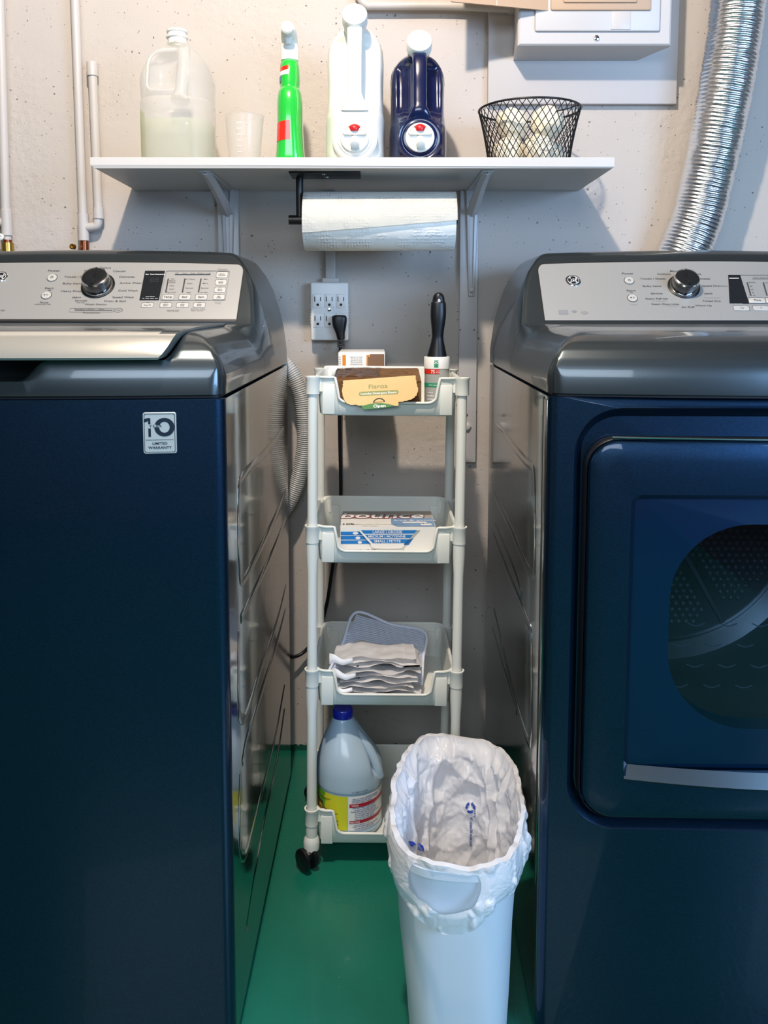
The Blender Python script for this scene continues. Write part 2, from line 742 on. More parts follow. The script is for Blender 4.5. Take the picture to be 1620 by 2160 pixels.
ORANGE = mat('orange_print', srgb(222, 140, 30), .4)
BLUE_PR = mat('blue_print', srgb(34, 124, 198), .4)
DKBLUE_PR = mat('dark_blue_print', srgb(28, 66, 150), .5)
MAROON = mat('maroon_print', srgb(150, 46, 44), .4)
CARTON = mat('white_carton', srgb(240, 238, 232), .35)
GREYPR = mat('warm_grey_print', srgb(176, 168, 160), .4)
MESHC = mat('white_mesh_cloth', srgb(226, 232, 246), .85, bump=(300, .6, .0012))
CLOTH = mat('white_drawstring_cloth', srgb(252, 251, 252), .7, bump=(80, .3, .001))
BLEACH = mat('pale_blue_plastic', srgb(176, 198, 214), .3, coat=.35, sub=.1)
CAPBLUE = mat('blue_cap', srgb(22, 36, 160), .3, coat=.4)
LIME = mat('lime_label', srgb(216, 214, 44), .4)
LEAF = mat('green_label', srgb(104, 178, 44), .4)
BROWN = mat('brown_label', srgb(92, 70, 34), .4)
BIN = mat('white_bin_plastic', srgb(222, 228, 236), .42, bump=(500, .12, .0004))
BAG = film('thin_white_bag', srgb(252, 251, 252), .2, .86, .7, .25)
crease_bump(BAG, 15, .010)
HOSE = mat('grey_hose', srgb(196, 194, 190), .4)
TAN = mat('tan_panel_paint', srgb(190, 160, 132), .5)
OUTLET = mat('outlet_plastic', srgb(226, 224, 218), .35)
DRUMM = mat('drum_grey', srgb(150, 158, 168), .28, metal=.35)
GLASS = glass_pane('smoked_glass', (.50, .62, .72, 1))
LINERP = mat('door_liner_blue', srgb(30, 84, 128), .45)
ROLLPL = mat('grey_clear_sleeve', srgb(172, 174, 168), .25, coat=.5)
ROOM = mat('room_paint', srgb(104, 108, 112), .8)
CEIL = mat('ceiling_joists_paint', srgb(110, 104, 98), .8)

# ------------------------------------------------------------------ the room
WY = 1.90
b = BM()
box(b, -2.4, 2.6, WY, WY + .1, 0, 2.45)
struct('wall_back', b, WALL, smooth=False)
b = BM()
box(b, -2.4, 2.6, -2.2, WY + .1, -.06, 0)
struct('floor', b, FLOOR, smooth=False)
b = BM()
box(b, -2.4, 2.6, -2.2, WY + .1, 2.45, 2.52)
struct('ceiling', b, CEIL, smooth=False)
b = BM()
box(b, -2.4, -2.3, -2.2, WY, 0, 2.45)
struct('wall_left', b, ROOM, smooth=False)
b = BM()
box(b, 2.5, 2.6, -2.2, WY, 0, 2.45)
struct('wall_right', b, ROOM, smooth=False)
b = BM()
box(b, -2.3, 2.5, -2.2, -2.1, 0, 2.45)
struct('wall_front', b, ROOM, smooth=False)


# ------------------------------------------------------------------ laundry machines
W = .70
DEPTH = .70
BOW = .028
ZSEAM = .934


def bow(u):
    t = 2 * u / W - 1
    return -BOW * (1 - t * t)


def softmin(*v, k=260):
    m = min(v)
    return m - math.log(sum(math.exp(-k * (x - m)) for x in v)) / k


DECK_E = [(0, .962), (.004, .975), (.01, .988), (.02, 1.001), (.035, 1.013), (.055, 1.022), (.08, 1.03), (.2, 1.08), (.4, 1.2)]
CONS_E = [(0, .968), (.006, 1.015), (.014, 1.050), (.027, 1.092), (.042, 1.122), (.06, 1.146), (.08, 1.163), (.10, 1.172), (.15, 1.179), (.2, 1.184), (.35, 1.190)]
FRONT_Y = [(0, .958), (.003, .972), (.008, .984), (.016, .995), (.028, 1.005), (.045, 1.0145), (.065, 1.021), (.1, 1.032), (.3, 1.15), (.4, 1.6)]


def top_z(u, y, washer):
    e = min(u, W - u)
    f = y - bow(u)
    mix = sstep(.30, .46, y)
    edge = lerp(interp(DECK_E, e), interp(CONS_E, e), mix)
    ramp = 1.0195 + .006 * min(max(y, 0) / .36, 1)
    if y > .355:
        ramp = max(ramp, 1.0235 + (y - .366) * 1.12)
    if y > .47:
        ramp = softmin(ramp, 1.155 + .008 * math.sin(PI * u / W), k=220)
    z = softmin(edge, ramp, interp(FRONT_Y, f), k=320)
    if washer:
        m = sstep(.058, .082, u) * sstep(.058, .082, W - u) * (1 - sstep(.335, .35, y))
        z = lerp(z, min(z, .9835), m)
        m2 = sstep(.225, .262, u) * sstep(.225, .262, W - u) * (1 - sstep(.055, .075, f))
        z = lerp(z, min(z, .957), m2)
    return z


def samples(a, b, knots):
    out = [a]
    for k, n in knots:
        s = out[-1]
        for i in range(1, n + 1):
            out.append(s + (k - s) * i / n)
    return [v for v in out if v <= b + 1e-9]


def top_mesh(sx, washer, y0, y1, nfront, nrest):
    us = samples(0, W, [(.03, 15), (.058, 7), (.086, 8), (.22, 8), (.265, 8), (W - .265, 6), (W - .22, 8), (W - .086, 8), (W - .058, 8), (W - .03, 7), (W, 15)])
    bm = BM()
    cols = []
    for u in us:
        fy = bow(u)
        ys = []
        if y0 <= 0:
            ys = [fy + v for v in samples(0, .08, [(.02, 12), (.05, 8), (.08, 6)])]
            s = ys[-1]
            ys += [lerp(s, y1, i / nrest) for i in range(1, nrest + 1)]
        else:
            ys = [lerp(y0, y1, i / nrest) for i in range(nrest + 1)]
        # rounded plan corners
        col = []
        for y in ys:
            e = min(u, W - u)
            f = y - fy
            cu = u
            if y0 <= 0 and e < .02 and f < .02:
                # pull the plan corner onto an arc
                d = Vector((.02 - e, .02 - f))
                m = max(d.x, d.y)
                if d.length > 0:
                    d2 = d * (m / d.length)
                    e2 = .02 - d2.x
                    cu = e2 if u < W / 2 else W - e2
                    y = fy + .02 - d2.y
            z = top_z(u, y, washer)
            col.append(Vector((sx * cu, y, z)))
        cols.append([Vector((col[0].x, col[0].y, ZSEAM + .004))] + col + [Vector((col[-1].x, col[-1].y, ZSEAM + .004))])
    cols = [[Vector((p.x, p.y, ZSEAM + .004)) for p in cols[0]]] + cols + [[Vector((p.x, p.y, ZSEAM + .004)) for p in cols[-1]]]
    vv = [[bm.verts.new(p) for p in c] for c in cols]
    for i in range(len(vv) - 1):
        for j in range(len(vv[0]) - 1):
            bm.faces.new((vv[i][j], vv[i + 1][j], vv[i + 1][j + 1], vv[i][j + 1]))
    bmesh.ops.remove_doubles(bm, verts=bm.verts, dist=1e-5)
    return bm


def plan(inset=0, r=.016):
    """cabinet plan outline, bowed front, rounded front corners, in (u, y)"""
    out = []
    n = 24
    for i in range(n + 1):
        u = r + (W - 2 * r) * i / n
        out.append((u, bow(u) + inset))
    for k in range(1, 7):
        a = R(-90 + 15 * k)
        out.append((W - inset - r + r * math.cos(a), r + bow(W - r) + r * math.sin(a) + inset * (1 - k / 6)))
    out += [(W - inset, .2), (W - inset, .45), (W - inset, DEPTH - inset), (W * .5, DEPTH - inset), (inset, DEPTH - inset), (inset, .45), (inset, .2)]
    for k in range(0, 6):
        a = R(180 + 15 * k)
        out.append((inset + r + r * math.cos(a), r + bow(r) + r * math.sin(a) + inset * (k / 6)))
    return out


def console_plane(root, sx):
    """returns fmap(u,v,h) on the sloping console and a function from photo position to (u,v)"""
    o = Vector((0, .372, 1.0303))
    d = Vector((0, 1, 1.12)).normalized()
    n = Vector((0, -1.12, 1)).normalized()

    def fm(u, v, h=.0008):
        return o + Vector((u, 0, 0)) + d * v + n * h
    inv = root.matrix_world.inverted()

    def px(x, y):
        c0 = inv @ Vector((0, 0, CAM_H))
        c1 = inv @ (Vector((0, 0, CAM_H)) + ray(x, y))
        r = c1 - c0
        t = (o + n * .0012 - c0).dot(n) / r.dot(n)
        p = c0 + r * t
        return p.x, (p - o).dot(d)
    return fm, px


def side_px(root, x, y, off=0):
    inv = root.matrix_world.inverted()
    c0 = inv @ Vector((0, 0, CAM_H))
    r = inv @ (Vector((0, 0, CAM_H)) + ray(x, y)) - c0
    t = (off - c0.x) / r.x
    return c0 + r * t


def side_creases(root, parent, polys, name='embossed_crease', off=0):
    for pl in polys:
        bm = BM()
        pts = [side_px(root, x, y, off) for x, y in pl]
        pts = smooth_path(pts, 5)
        tube(bm, [Vector((off, p.y, p.z)) for p in pts], .0085, 10)
        for v in bm.verts:
            v.co.x = off + (v.co.x - off) * .17
        link(name, bm, SIDE, parent)


def cabinet_parts(root, sx, inset=.0):
    # three-sided body; front handled separately
    bm = BM()
    pl = plan()
    n = len(pl)
    zs = [.016, .2, .5, .8, ZSEAM - .006, ZSEAM - .002, ZSEAM]
    rs = []
    for z in zs:
        ins = .003 if z == ZSEAM else 0
        pp = plan(ins)
        rs.append([Vector((sx * u, y, z)) for u, y in pp])
    return bm, pl, rs


def ge_badge(parent, fm, u, v, r=.011):
    bm = BM()
    pts = lambda k, h: [fm(u + k * r * math.cos(a * PI / 16), v + k * r * math.sin(a * PI / 16), h) for a in range(32)]
    rings(bm, [pts(1.12, 0), pts(1.12, .002), pts(1.0, .003), pts(.96, .0022), pts(.93, .0022)], False, False)
    o = link('badge', bm, CHROME, parent)
    bm = BM()
    rings(bm, [pts(.95, .0005), pts(.93, .0024)], True, True)
    link('badge_disc', bm, KNOBM, o)
    bm = BM()
    f2 = lambda x, y: fm(u + x, v + y, .0029)
    ringpoly(bm, circ(0, 0, r * .84), circ(0, 0, r * .78), f2)
    for k in range(4):                                  # little curls around the monogram
        a = R(45 + 90 * k)
        cxx, cyy = .62 * r * math.cos(a), .62 * r * math.sin(a)
        ringpoly(bm, circ(cxx, cyy, r * .13, 12), circ(cxx, cyy, r * .07, 12), f2)
    text(bm, 'GE', r * .78, f2, 0, 0, bold=.01, skew=.3)
    link('badge_monogram', bm, WHITE_PR, o)


def knob(parent, root, fm, u, v, r=.027):
    bm = BM()
    P = lambda k, h, q=0: [fm(u + k * r * math.cos(a * PI / 24), v + k * r * math.sin(a * PI / 24), h) for a in range(48)]
    rings(bm, [P(1.22, .0005), P(1.22, .003), P(1.14, .0042), P(1.12, .0030)], False, True)
    d = link('dial_ring', bm, BLACK_PL, parent)
    bm = BM()
    rings(bm, [P(1.12, .0032), P(1.10, .0052), P(.9, .0062)], False, True)
    link('dial_collar', bm, CHROME, parent)
    bm = BM()
    rings(bm, [P(.98, .006), P(1.0, .009), P(.98, .020), P(.94, .0235)], False, False)
    rings(bm, [P(.94, .0235), P(.86, .0262), P(.72, .0275), P(.4, .0268), P(.05, .0264)], False, True)
    k = link('knob', bm, KNOBM, parent, sharp=30)
    bm = BM()
    rings(bm, [P(.965, .0228), P(.925, .0256), P(.87, .0263)], False, False)
    link('chrome_bezel', bm, CHROME, k)
    bm = BM()                                            # raised pointer rib across the dial
    M = [fm(u + x * r, v + y * r, h) for x, y, h in ((-.07, -.84, .0265), (.07, -.84, .0265), (.05, .84, .0265), (-.05, .84, .0265),
                                                     (-.03, -.80, .0290), (.03, -.80, .0290), (.02, .80, .0290), (-.02, .80, .0290))]
    v_ = [bm.verts.new(p) for p in M]
    for q in ((0, 1, 5, 4), (1, 2, 6, 5), (2, 3, 7, 6), (3, 0, 4, 7), (4, 5, 6, 7)):
        bm.faces.new([v_[i] for i in q])
    link('pointer_rib', bm, KNOBM, k, smooth=False)


def round_button(parent, fm, u, v, r, sym, name='button'):
    bm = BM()
    P = lambda k, h: [fm(u + k * r * math.cos(a * PI / 16), v + k * r * math.sin(a * PI / 16), h) for a in range(32)]
    rings(bm, [P(.9, .0006), P(.86, .0024), P(.6, .0026)], False, True)
    o = link(name, bm, BUTTON, parent)
    bm = BM()
    f2 = lambda x, y: fm(u + x, v + y, .0030)
    f1 = lambda x, y: fm(u + x, v + y, .0013)
    ringpoly(bm, circ(0, 0, r), circ(0, 0, r * .88), f1)
    if sym == 'power':
        ringpoly(bm, circ(0, 0, r * .28), circ(0, 0, r * .20), f2)
        quad(bm, f2, -r * .04, r * .04, 0, r * .34)
    else:
        poly(bm, [(-r * .42, -r * .2), (-r * .05, 0), (-r * .42, r * .2)], f2)
        quad(bm, f2, r * .08, r * .15, -r * .18, r * .18)
        quad(bm, f2, r * .26, r * .33, -r * .18, r * .18)
    link('button_symbol', bm, INK, o)


def small_button(parent, fm, u0, u1, v0, v1, lines, tick=False, size=.0048):
    bm = BM()
    r = min((u1 - u0), (v1 - v0)) * .25
    o_ = rrect(u0, u1, v0, v1, r, 4)
    cu, cv = (u0 + u1) / 2, (v0 + v1) / 2
    i_ = [(cu + (x - cu) * .93, cv + (y - cv) * .86) for x, y in o_]
    rings(bm, [[fm(x, y, .0006) for x, y in o_], [fm(x, y, .0016) for x, y in i_]], False, True)
    b_ = link('button', bm, BUTTON, parent)
    bm = BM()
    f2 = lambda x, y: fm(x, y, .0022)
    oo = [(cu + (x - cu) * 1.03, cv + (y - cv) * 1.07) for x, y in o_]
    ringpoly(bm, oo, o_, lambda x, y: fm(x, y, .0014))
    for i, s in enumerate(lines):
        text(bm, s, size, f2, cu, cv + (len(lines) - 1 - 2 * i) * size * .42 - (.0006 if tick else 0), bold=.008)
    if tick:
        quad(bm, f2, cu - .003, cu + .003, v1 - (v1 - v0) * .10, v1 - (v1 - v0) * .02)
    link('button_lettering', bm, INK, b_)


# ---- washer ---------------------------------------------------------------
washer = thing('washing_machine', 'dark blue top-loading washing machine left of the white slim cart', 'washing machine', (-.1968, 1.08, 0), -.012)
bm, pl, rs = cabinet_parts(washer, -1)
nf = 25
# front + corners (blue) and sides/back (grey enamel) as two parts
vv = rings(bm, rs, True, True)
for f in list(bm.faces):
    c = f.calc_center_median()
    if c.y > .03 and abs(f.normal.z) < .5 and (abs(c.x) < .004 or abs(c.x) > W - .004 or c.y > .5):
        f.material_index = 1
washer_cab = link('cabinet', bm, [BODY, SIDE], washer)
bm = top_mesh(-1, True, -1, .366, 20, 26)
link('top_deck', bm, DECK, washer)
bm = top_mesh(-1, False, .367, DEPTH, 0, 44)
cons = link('control_console', bm, DECK, washer)
bm = BM()
rings(bm, [[Vector((-u, y, z)) for u, y in plan(.006)] for z in (ZSEAM, ZSEAM + .006)], False, False)
link('seam_gap', bm, DARK_GAP, washer)
for x in (-.06, -W + .06):
    for y in (.06, DEPTH - .06):
        bm = BM()
        lathe(bm, [(.012, .012), (.012, .010), (.022, .008), (.024, 0)], 20, Matrix.Translation((x, y, 0)))
        link('foot', bm, BLACK_PL, washer)

# lid
bm = BM()
prof = [(-.010, .9850), (-.0135, .9880), (-.0120, .9925), (-.004, 1.0030), (.004, 1.0120), (.012, 1.0175), (.024, 1.0205), (.12, 1.0245), (.325, 1.0275), (.334, 1.0265), (.336, 1.020), (.30, 1.0), (.03, .988)]
shift = [.020, .018, .014, .008, .004, .002, 0, 0, 0, .004, .008, .01, .018]
rsl = []
N = 26
for i in range(N + 1):
    t = i / N
    ring = []
    for (y, z), s in zip(prof, shift):
        u = lerp(.060 + s, W - .060 - s, t)
        k = max(0, 1 - y / .3)
        ring.append(Vector((-u, y + bow(u) * k, z)))
    rsl.append(ring)
rings(bm, rsl)
bmesh.ops.recalc_face_normals(bm, faces=bm.faces)
for f in bm.faces:
    if f.normal.z > .9 and f.calc_center_median().y > .006:
        f.material_index = 1
lid = link('lid', bm, [LIDM, DECK], washer, sharp=25)
bm = BM()
for (y, z) in ((.3, 1.0300),):
    box(bm, -W + .062, -.062, .338, .352, 1.0, 1.0262, .003)
link('lid_hinge_strip', bm, BLACK_PL, washer)

# console face
fm, px = console_plane(washer, -1)
u0 = px(503, 640)[0]
vbot = 0.0
vtop = px(300, 553)[1]


def plate(fm, ua, ub, v0, v1, arch=.006, r=.019):
    out = [(ua, v0), ]
    n = 30
    o = []
    for i in range(n + 1):
        u = lerp(ua + r * .7, ub - r * .7, i / n)
        t = 2 * i / n - 1
        o.append((u, v1 - arch * t * t * 1.0))
    ring = [(ub, v0 + .001), (ub, v1 - r - arch)]
    for k in range(1, 7):
        a = R(15 * k)
        ring.append((ub - r * .7 + r * .7 * math.cos(a), v1 - arch - r + r * math.sin(a)))
    ring += o[::-1][1:-1]
    for k in range(0, 7):
        a = R(90 + 15 * k)
        ring.append((ua + r * .7 + r * .7 * math.cos(a), v1 - arch - r + r * math.sin(a)))
    ring += [(ua, v0 + .001)]
    return ring


ua, ub = -W + .046, u0
bm = BM()
pr = plate(fm, ua, ub, vbot, vtop)
prism(bm, [((x - (ua + ub) / 2) * 1.006 + (ua + ub) / 2, y * 1.025 - .001) for x, y in pr], fm, -.002, .0004)
link('console_gasket', bm, DARK_GAP, washer, smooth=False)
bm = BM()
prism(bm, pr, fm, -.001, .0010)
faceplate = link('console_face', bm, CONSOLE, washer, smooth=False)
bm = BM()
prism(bm, [(ua, -.0035), (ub, -.0035), (ub, .0015), (ua, .0015)], fm, -.001, .0035)
link('console_trim_strip', bm, CHROME, washer, smooth=False)

kx, ky = px(207, 603)
knob(washer, washer, fm, kx, ky, .0248)
x, y = px(110, 586)
round_button(washer, fm, x, y, .0098, 'power', 'power_button')
x, y = px(98, 623)
round_button(washer, fm, x, y, .0098, 'start', 'start_button')
x, y = px(2, 584)
ge_badge(washer, fm, x, y, .0115)

bm = BM()
fi = lambda x, y: fm(x, y, .0015)


def lab(bm, s, X, Y, size=.0062, bold=.004, sx=1.25, mi=0):
    a, c = px_now(X, Y)
    text(bm, s, size, fi_now, a, c, bold=bold, sx=sx, mi=mi)


px_now, fi_now = px, fi
for s, X, Y, z in (('Power', 114, 571, .0068), ('Start', 104, 608, .0068), ('Pause', 93, 638, .0055), ('(UNLOCK LID)', 90, 642, .0036)):
    lab(bm, s, X, Y, z)
    if s == 'Start':
        a, c = px(105, 612.3)
        quad(bm, fi, a - .003, a + .003, c - .0006, c + .0006)
    if s != 'Pause':
        link('button_caption_lettering', bm, INK, faceplate, smooth=False)
        bm = BM()
bm = BM()
lab(bm, 'Fill', 6, 655, .0050)
link('fill_lettering', bm, INK, faceplate, smooth=False)
bm = BM()
for s, X, Y, z in (
                   ('Whites', 190, 571, .0062), ('Colors', 222, 565, .0062), ('Casuals', 252, 572, .0062), ('Delicates', 268, 584, .0062), ('Active Wear', 276, 597, .0062),
                   ('Cold Wash', 270, 613, .0062), ('Speed Wash', 260, 627, .0062), ('Drain & Spin', 243, 635, .0062), ('Towels / Sheets', 164, 584, .0062),
                   ('Bulky Items', 153, 598, .0062), ('Heavy Duty', 150, 614, .0062), ('Jeans', 162, 627, .0062), ('Sanitize', 171, 634, .0058),
                   ('with Oxi', 170, 638.5, .0034), ('Water Station', 202, 642, .0055), ('Pretreatment', 193, 660, .0044), ('Detergent + Water', 178, 652, .0036), ('Rinse', 214, 652, .0036)):
    lab(bm, s, X, Y, z)
a0, c0 = px(158, 654.5)
a1, _ = px(237, 654.5)
quad(bm, fi, a0, a1, c0 - .0006, c0 + .0006)
o1, _ = px(146, 655)
o2, _ = px(240, 655)
oo = rrect(o1, o2, c0 - .0045, c0 + .0045, .002, 3)
ringpoly(bm, oo, [((q - (o1 + o2) / 2) * .994 + (o1 + o2) / 2, (p_ - c0) * .9 + c0) for q, p_ in oo], fi)
ringpoly(bm, circ(px(250, 653)[0], c0, .008, 24, .005), circ(px(250, 653)[0], c0, .0074, 24, .0045), fi)
text(bm, 'START', .0034, fi, px(250, 653)[0], c0, sx=1.2)
link('console_lettering', bm, INK, faceplate, smooth=False)

# display block
A = px(293, 633)
B = px(346, 572)
bm = BM()
d0, d1 = px(294, 633.5)
e0, e1 = px(335, 633.5)
t0, t1 = px(306, 571.5)
t2, t3 = px(348, 571.5)
prism(bm, [(d0, d1), (e0, e1), (t2, t3), (t0, t1)], fm, .0008, .0016)
disp = link('display', bm, SCREEN, washer, smooth=False)
bm = BM()
f3 = lambda x, y: fm(x, y, .0019)
text(bm, 'Est. Time Remaining', .0038, f3, *px(328, 579), bold=.01, sx=1.15)
link('display_caption_lettering', bm, WHITE_PR, disp, smooth=False)
bm = BM()
text(bm, 'Cycle Status', .0030, f3, *px(317, 626), sx=1.1)
text(bm, 'Fill  Wash  Rinse  Spin', .0028, f3, *px(317, 630), sx=1.1)
link('display_lettering', bm, WHITE_PR, disp, smooth=False)
bm = BM()
text(bm, '88', .017, f3, *px(326, 591), sx=1.0)
link('display_digits', bm, mat('unlit_segments', srgb(46, 49, 52), .3), disp, smooth=False)
bm = BM()
q0 = px(337, 634)
q1 = px(485, 571.5)
oo = rrect(q0[0], q1[0], q0[1], q1[1], .003, 4)
cu, cv = (q0[0] + q1[0]) / 2, (q0[1] + q1[1]) / 2
ringpoly(bm, oo, [((x - cu) * .993 + cu, (y - cv) * .98 + cv) for x, y in oo], lambda x, y: fm(x, y, .0016))
for X in (350, 385, 419):
    a, c = px(X, 617)
    a2, c2 = px(X + 5, 588)
    poly(bm, [(a - .0014, c), (a + .0010, c), (a2 + .0014, c2), (a2 - .0010, c2)], f3)
for lines, X, dx in ((('Hot', 'Warm', 'Colors', 'Cool', 'Cold', 'Tap Cold'), 363, (588.5, 592.5, 596, 603, 610, 617)),
                     (('Ex. Heavy', 'Heavy', 'Normal', 'Light'), 400, (589, 598, 608, 617)),
                     (('Max', 'More', 'Normal', 'No Spin'), 433, (589, 598, 608, 617))):
    for s, yy in zip(lines, dx):
        text(bm, s, .0036, f3, *px(X - (yy - 600) * .12, yy), bold=.004, sx=1.2)
for s, X in (('Off', 373), ('Auto', 390), ('Small', 407), ('Medium', 424), ('Large', 440)):
    text(bm, s, .0034, f3, *px(X, 576.5), sx=1.2)
text(bm, 'Detergent', .0034, f3, *px(470, 568.5), sx=1.2)
text(bm, 'Control Lock', .0034, f3, *px(365, 654.5), sx=1.2)
text(bm, 'Hold 3 Seconds', .0026, f3, *px(365, 657), sx=1.2)
text(bm, 'Add when adding', .0030, f3, *px(418, 652), sx=1.2)
text(bm, 'Fabric Softener', .0030, f3, *px(416, 655.5), sx=1.2)
text(bm, 'Hold 3 Sec', .0024, f3, *px(460, 637.5), sx=1.2)
text(bm, 'To Store', .0024, f3, *px(460, 640.5), sx=1.2)
link('display_panel_lettering', bm, INK, faceplate, smooth=False)
bm = BM()
a, c = px(369, 579.5)
a2, _ = px(444, 579.5)
quad(bm, f3, a, a2, c - .0008, c + .0006)
link('detergent_scale_bar', bm, INK_B, faceplate, smooth=False)
for lines, X0, X1, Y0, Y1, tk in ((('Temp',), 341, 368, 621, 632.5, 0), (('Soil',), 376, 403, 621, 632.5, 0), (('Spin',), 411, 438, 621, 632.5, 0),
                                  (('Smart', 'Dispense'), 455, 482, 573, 586, 0), (('Delay', 'Wash'), 453, 479, 590, 601.5, 1), (('Extra', 'Rinse'), 451, 477, 605.5, 617, 1),
                                  (('My', 'Cycle'), 448.5, 475, 621, 632, 1), (('Deep Fill',), 297, 325, 638.5, 648.5, 1), (('Warm', 'Rinse'), 336, 363, 638.5, 648.5, 1),
                                  (('Auto', 'Soak'), 371, 399, 638.5, 648.5, 1), (('Deep', 'Rinse'), 407, 434, 638.5, 648.5, 1)):
    a, c = px(X0, Y1)
    a2, c2 = px(X1, Y0)
    small_button(washer, fm, a, a2, c, c2, lines, tk, .0066 if lines[0] in ('Temp', 'Soil', 'Spin') else .0036)

# warranty sticker, bent to the bowed front
zc_ = at(334, 915, 1.075).z
inv = washer.matrix_world.inverted()
sc = inv @ at(334, 915, 1.062)
sw, sh = .0212, .0272


def fs(h):
    return lambda x, y: Vector((sc.x + x, bow(-(sc.x + x)) - h, sc.z + y))


def curved_plate(bm, hw, hh, r, h, mi=0):
    o = rrect(-hw, hw, -hh, hh, r, 5)
    k = [[(x * t, y * t) for x, y in o] for t in (1, .98, .6, .3)]
    f = fs(h)
    rings(bm, [[fs(0)(*p) for p in k[0]]] + [[f(*p) for p in kk] for kk in k[1:]], False, True, mi=mi)


bm = BM()
curved_plate(bm, sw, sh, .003, .0008)
stick = link('warranty_sticker', bm, mat('sticker_silver', srgb(196, 206, 206), .32, metal=.35), washer, smooth=False)
bm = BM()
f = fs(.0011)
o_ = rrect(-sw * .92, sw * .92, -sh * .93, sh * .93, .002, 5)
ringpoly(bm, o_, [(x * .965, y * .975) for x, y in o_], f)
# the numeral one, cut by the word YEAR
poly(bm, [(-.0113, .0198), (-.0113, .0118), (-.0142, .0118), (-.0142, .0158), (-.0180, .0145), (-.0196, .0140), (-.0196, .0185), (-.0155, .0198)][::-1], f)
quad(bm, f, -.0142, -.0082 - .0028, -.0048, .0062)
for k in range(40):                                     # the numeral zero
    a0, a1 = 2 * PI * k / 40, 2 * PI * (k + 1) / 40
    am = (a0 + a1) / 2
    x_, y_ = .0062 + .0122 * math.cos(am), .0075 + .0122 * math.sin(am)
    if x_ < .0035 and .0066 < y_ < .0114:
        continue
    P_ = [(min(.0062 + ro * math.cos(t), .0195), .0076 + ri * math.sin(t)) for ro, ri, t in ((.0128, .0122, a0), (.0128, .0122, a1), (.0066, .0072, a1), (.0066, .0072, a0))]
    poly(bm, P_, f)
text(bm, 'Y E A R', .0042, f, -.0050, .0092, bold=.02, sx=1.15)
quad(bm, f, -.0175, .0175, -.0092, -.0086)
text(bm, 'LIMITED', .0046, f, 0, -.0135, bold=.02, sx=1.15)
text(bm, 'WARRANTY', .0046, f, 0, -.0190, bold=.02, sx=1.15)
link('sticker_lettering', bm, INK_B, stick, smooth=False)

side_creases(washer, washer, [
    [(598, 907), (560, 955), (512, 1005), (504, 1040), (503, 1120), (505, 1200), (511, 1226), (530, 1195), (562, 1130), (590, 1070), (602, 1040)],
    [(603, 1095), (575, 1165), (540, 1240), (508, 1305)],
    [(603, 1240), (585, 1310), (550, 1410), (522, 1500), (511, 1517), (504, 1500), (503, 1420), (504, 1330)],
    [(602, 1290), (580, 1370), (545, 1480), (520, 1560), (511, 1610)],
    [(600, 1450), (580, 1560), (550, 1680), (522, 1790), (512, 1806), (506, 1790), (505, 1700), (507, 1630)],
    [(600, 1500), (585, 1600), (560, 1720), (540, 1830), (520, 1960)],
])

# ---- dryer ----------------------------------------------------------------
dryer = thing('clothes_dryer', 'dark blue front-loading clothes dryer with round drum window right of the waste bin', 'clothes dryer', (.2325, 1.10, 0), -.026)
bm = BM()
pl = plan()
# sides and back shell, with an open front hole
rs = [[Vector((u, y, z)) for u, y in plan(.003 if z == ZSEAM else 0)] for z in (.006, .3, .6, ZSEAM - .005, ZSEAM - .001, ZSEAM)]
vv = rings(bm, rs, True, True)
kill = [f for f in bm.faces if abs(f.calc_center_median().z - .5) < .46 and .017 < f.calc_center_median().x < W - .017 and f.calc_center_median().y < .02 and len(f.verts) == 4]
bmesh.ops.delete(bm, geom=kill, context='FACES')
bmesh.ops.recalc_face_normals(bm, faces=bm.faces)
for f in bm.faces:
    c = f.calc_center_median()
    if c.y > .03 and abs(f.normal.z) < .5:
        f.material_index = 1
# front skin with a dished recess for the door
NR = 40


def uvring(pts):
    return pts


RO = rrect(.034, W - .034, .335, .920, .062, 10)
RI = rrect(.047, W - .047, .347, .907, .050, 10)
OUT = rrect(.016, W - .016, .006, ZSEAM - .0005, .0004, 10)


def fr(p, dy=0):
    return Vector((p[0], bow(p[0]) + dy, p[1]))


mid = [[(lerp(a[0], b_[0], t), lerp(a[1], b_[1], t)) for a, b_ in zip(OUT, RO)] for t in (.33, .66)]
rings(bm, [[fr(p) for p in OUT], [fr(p) for p in mid[0]], [fr(p) for p in mid[1]], [fr(p) for p in RO],
           [fr((lerp(a[0], c[0], .25), lerp(a[1], c[1], .25)), .0035) for a, c in zip(RO, RI)],
           [fr((lerp(a[0], c[0], .7), lerp(a[1], c[1], .7)), .014) for a, c in zip(RO, RI)],
           [fr(p, .020) for p in RI]], False, False)
HOLE = rrect(.15, W - .15, .45, .80, .10, 10)
rings(bm, [[fr(p, .0205) for p in RI], [fr(p, .0205) for p in HOLE], [fr(p, .1) for p in HOLE]], False, False)
link('cabinet', bm, [BODY, SIDE], dryer, recalc=False)
bm = top_mesh(1, False, -1, .366, 20, 26)
link('top_deck', bm, DECK, dryer)
bm = top_mesh(1, False, .367, DEPTH, 0, 44)
link('control_console', bm, DECK, dryer)
bm = BM()
rings(bm, [[Vector((u, y, z)) for u, y in plan(.006)] for z in (ZSEAM, ZSEAM + .006)], False, False)
link('seam_gap', bm, DARK_GAP, dryer)
for x in (.06, W - .06):
    for y in (.06, DEPTH - .06):
        bm = BM()
        lathe(bm, [(.012, .012), (.012, .010), (.022, .008), (.024, 0)], 20, Matrix.Translation((x, y, 0)))
        link('foot', bm, BLACK_PL, dryer)
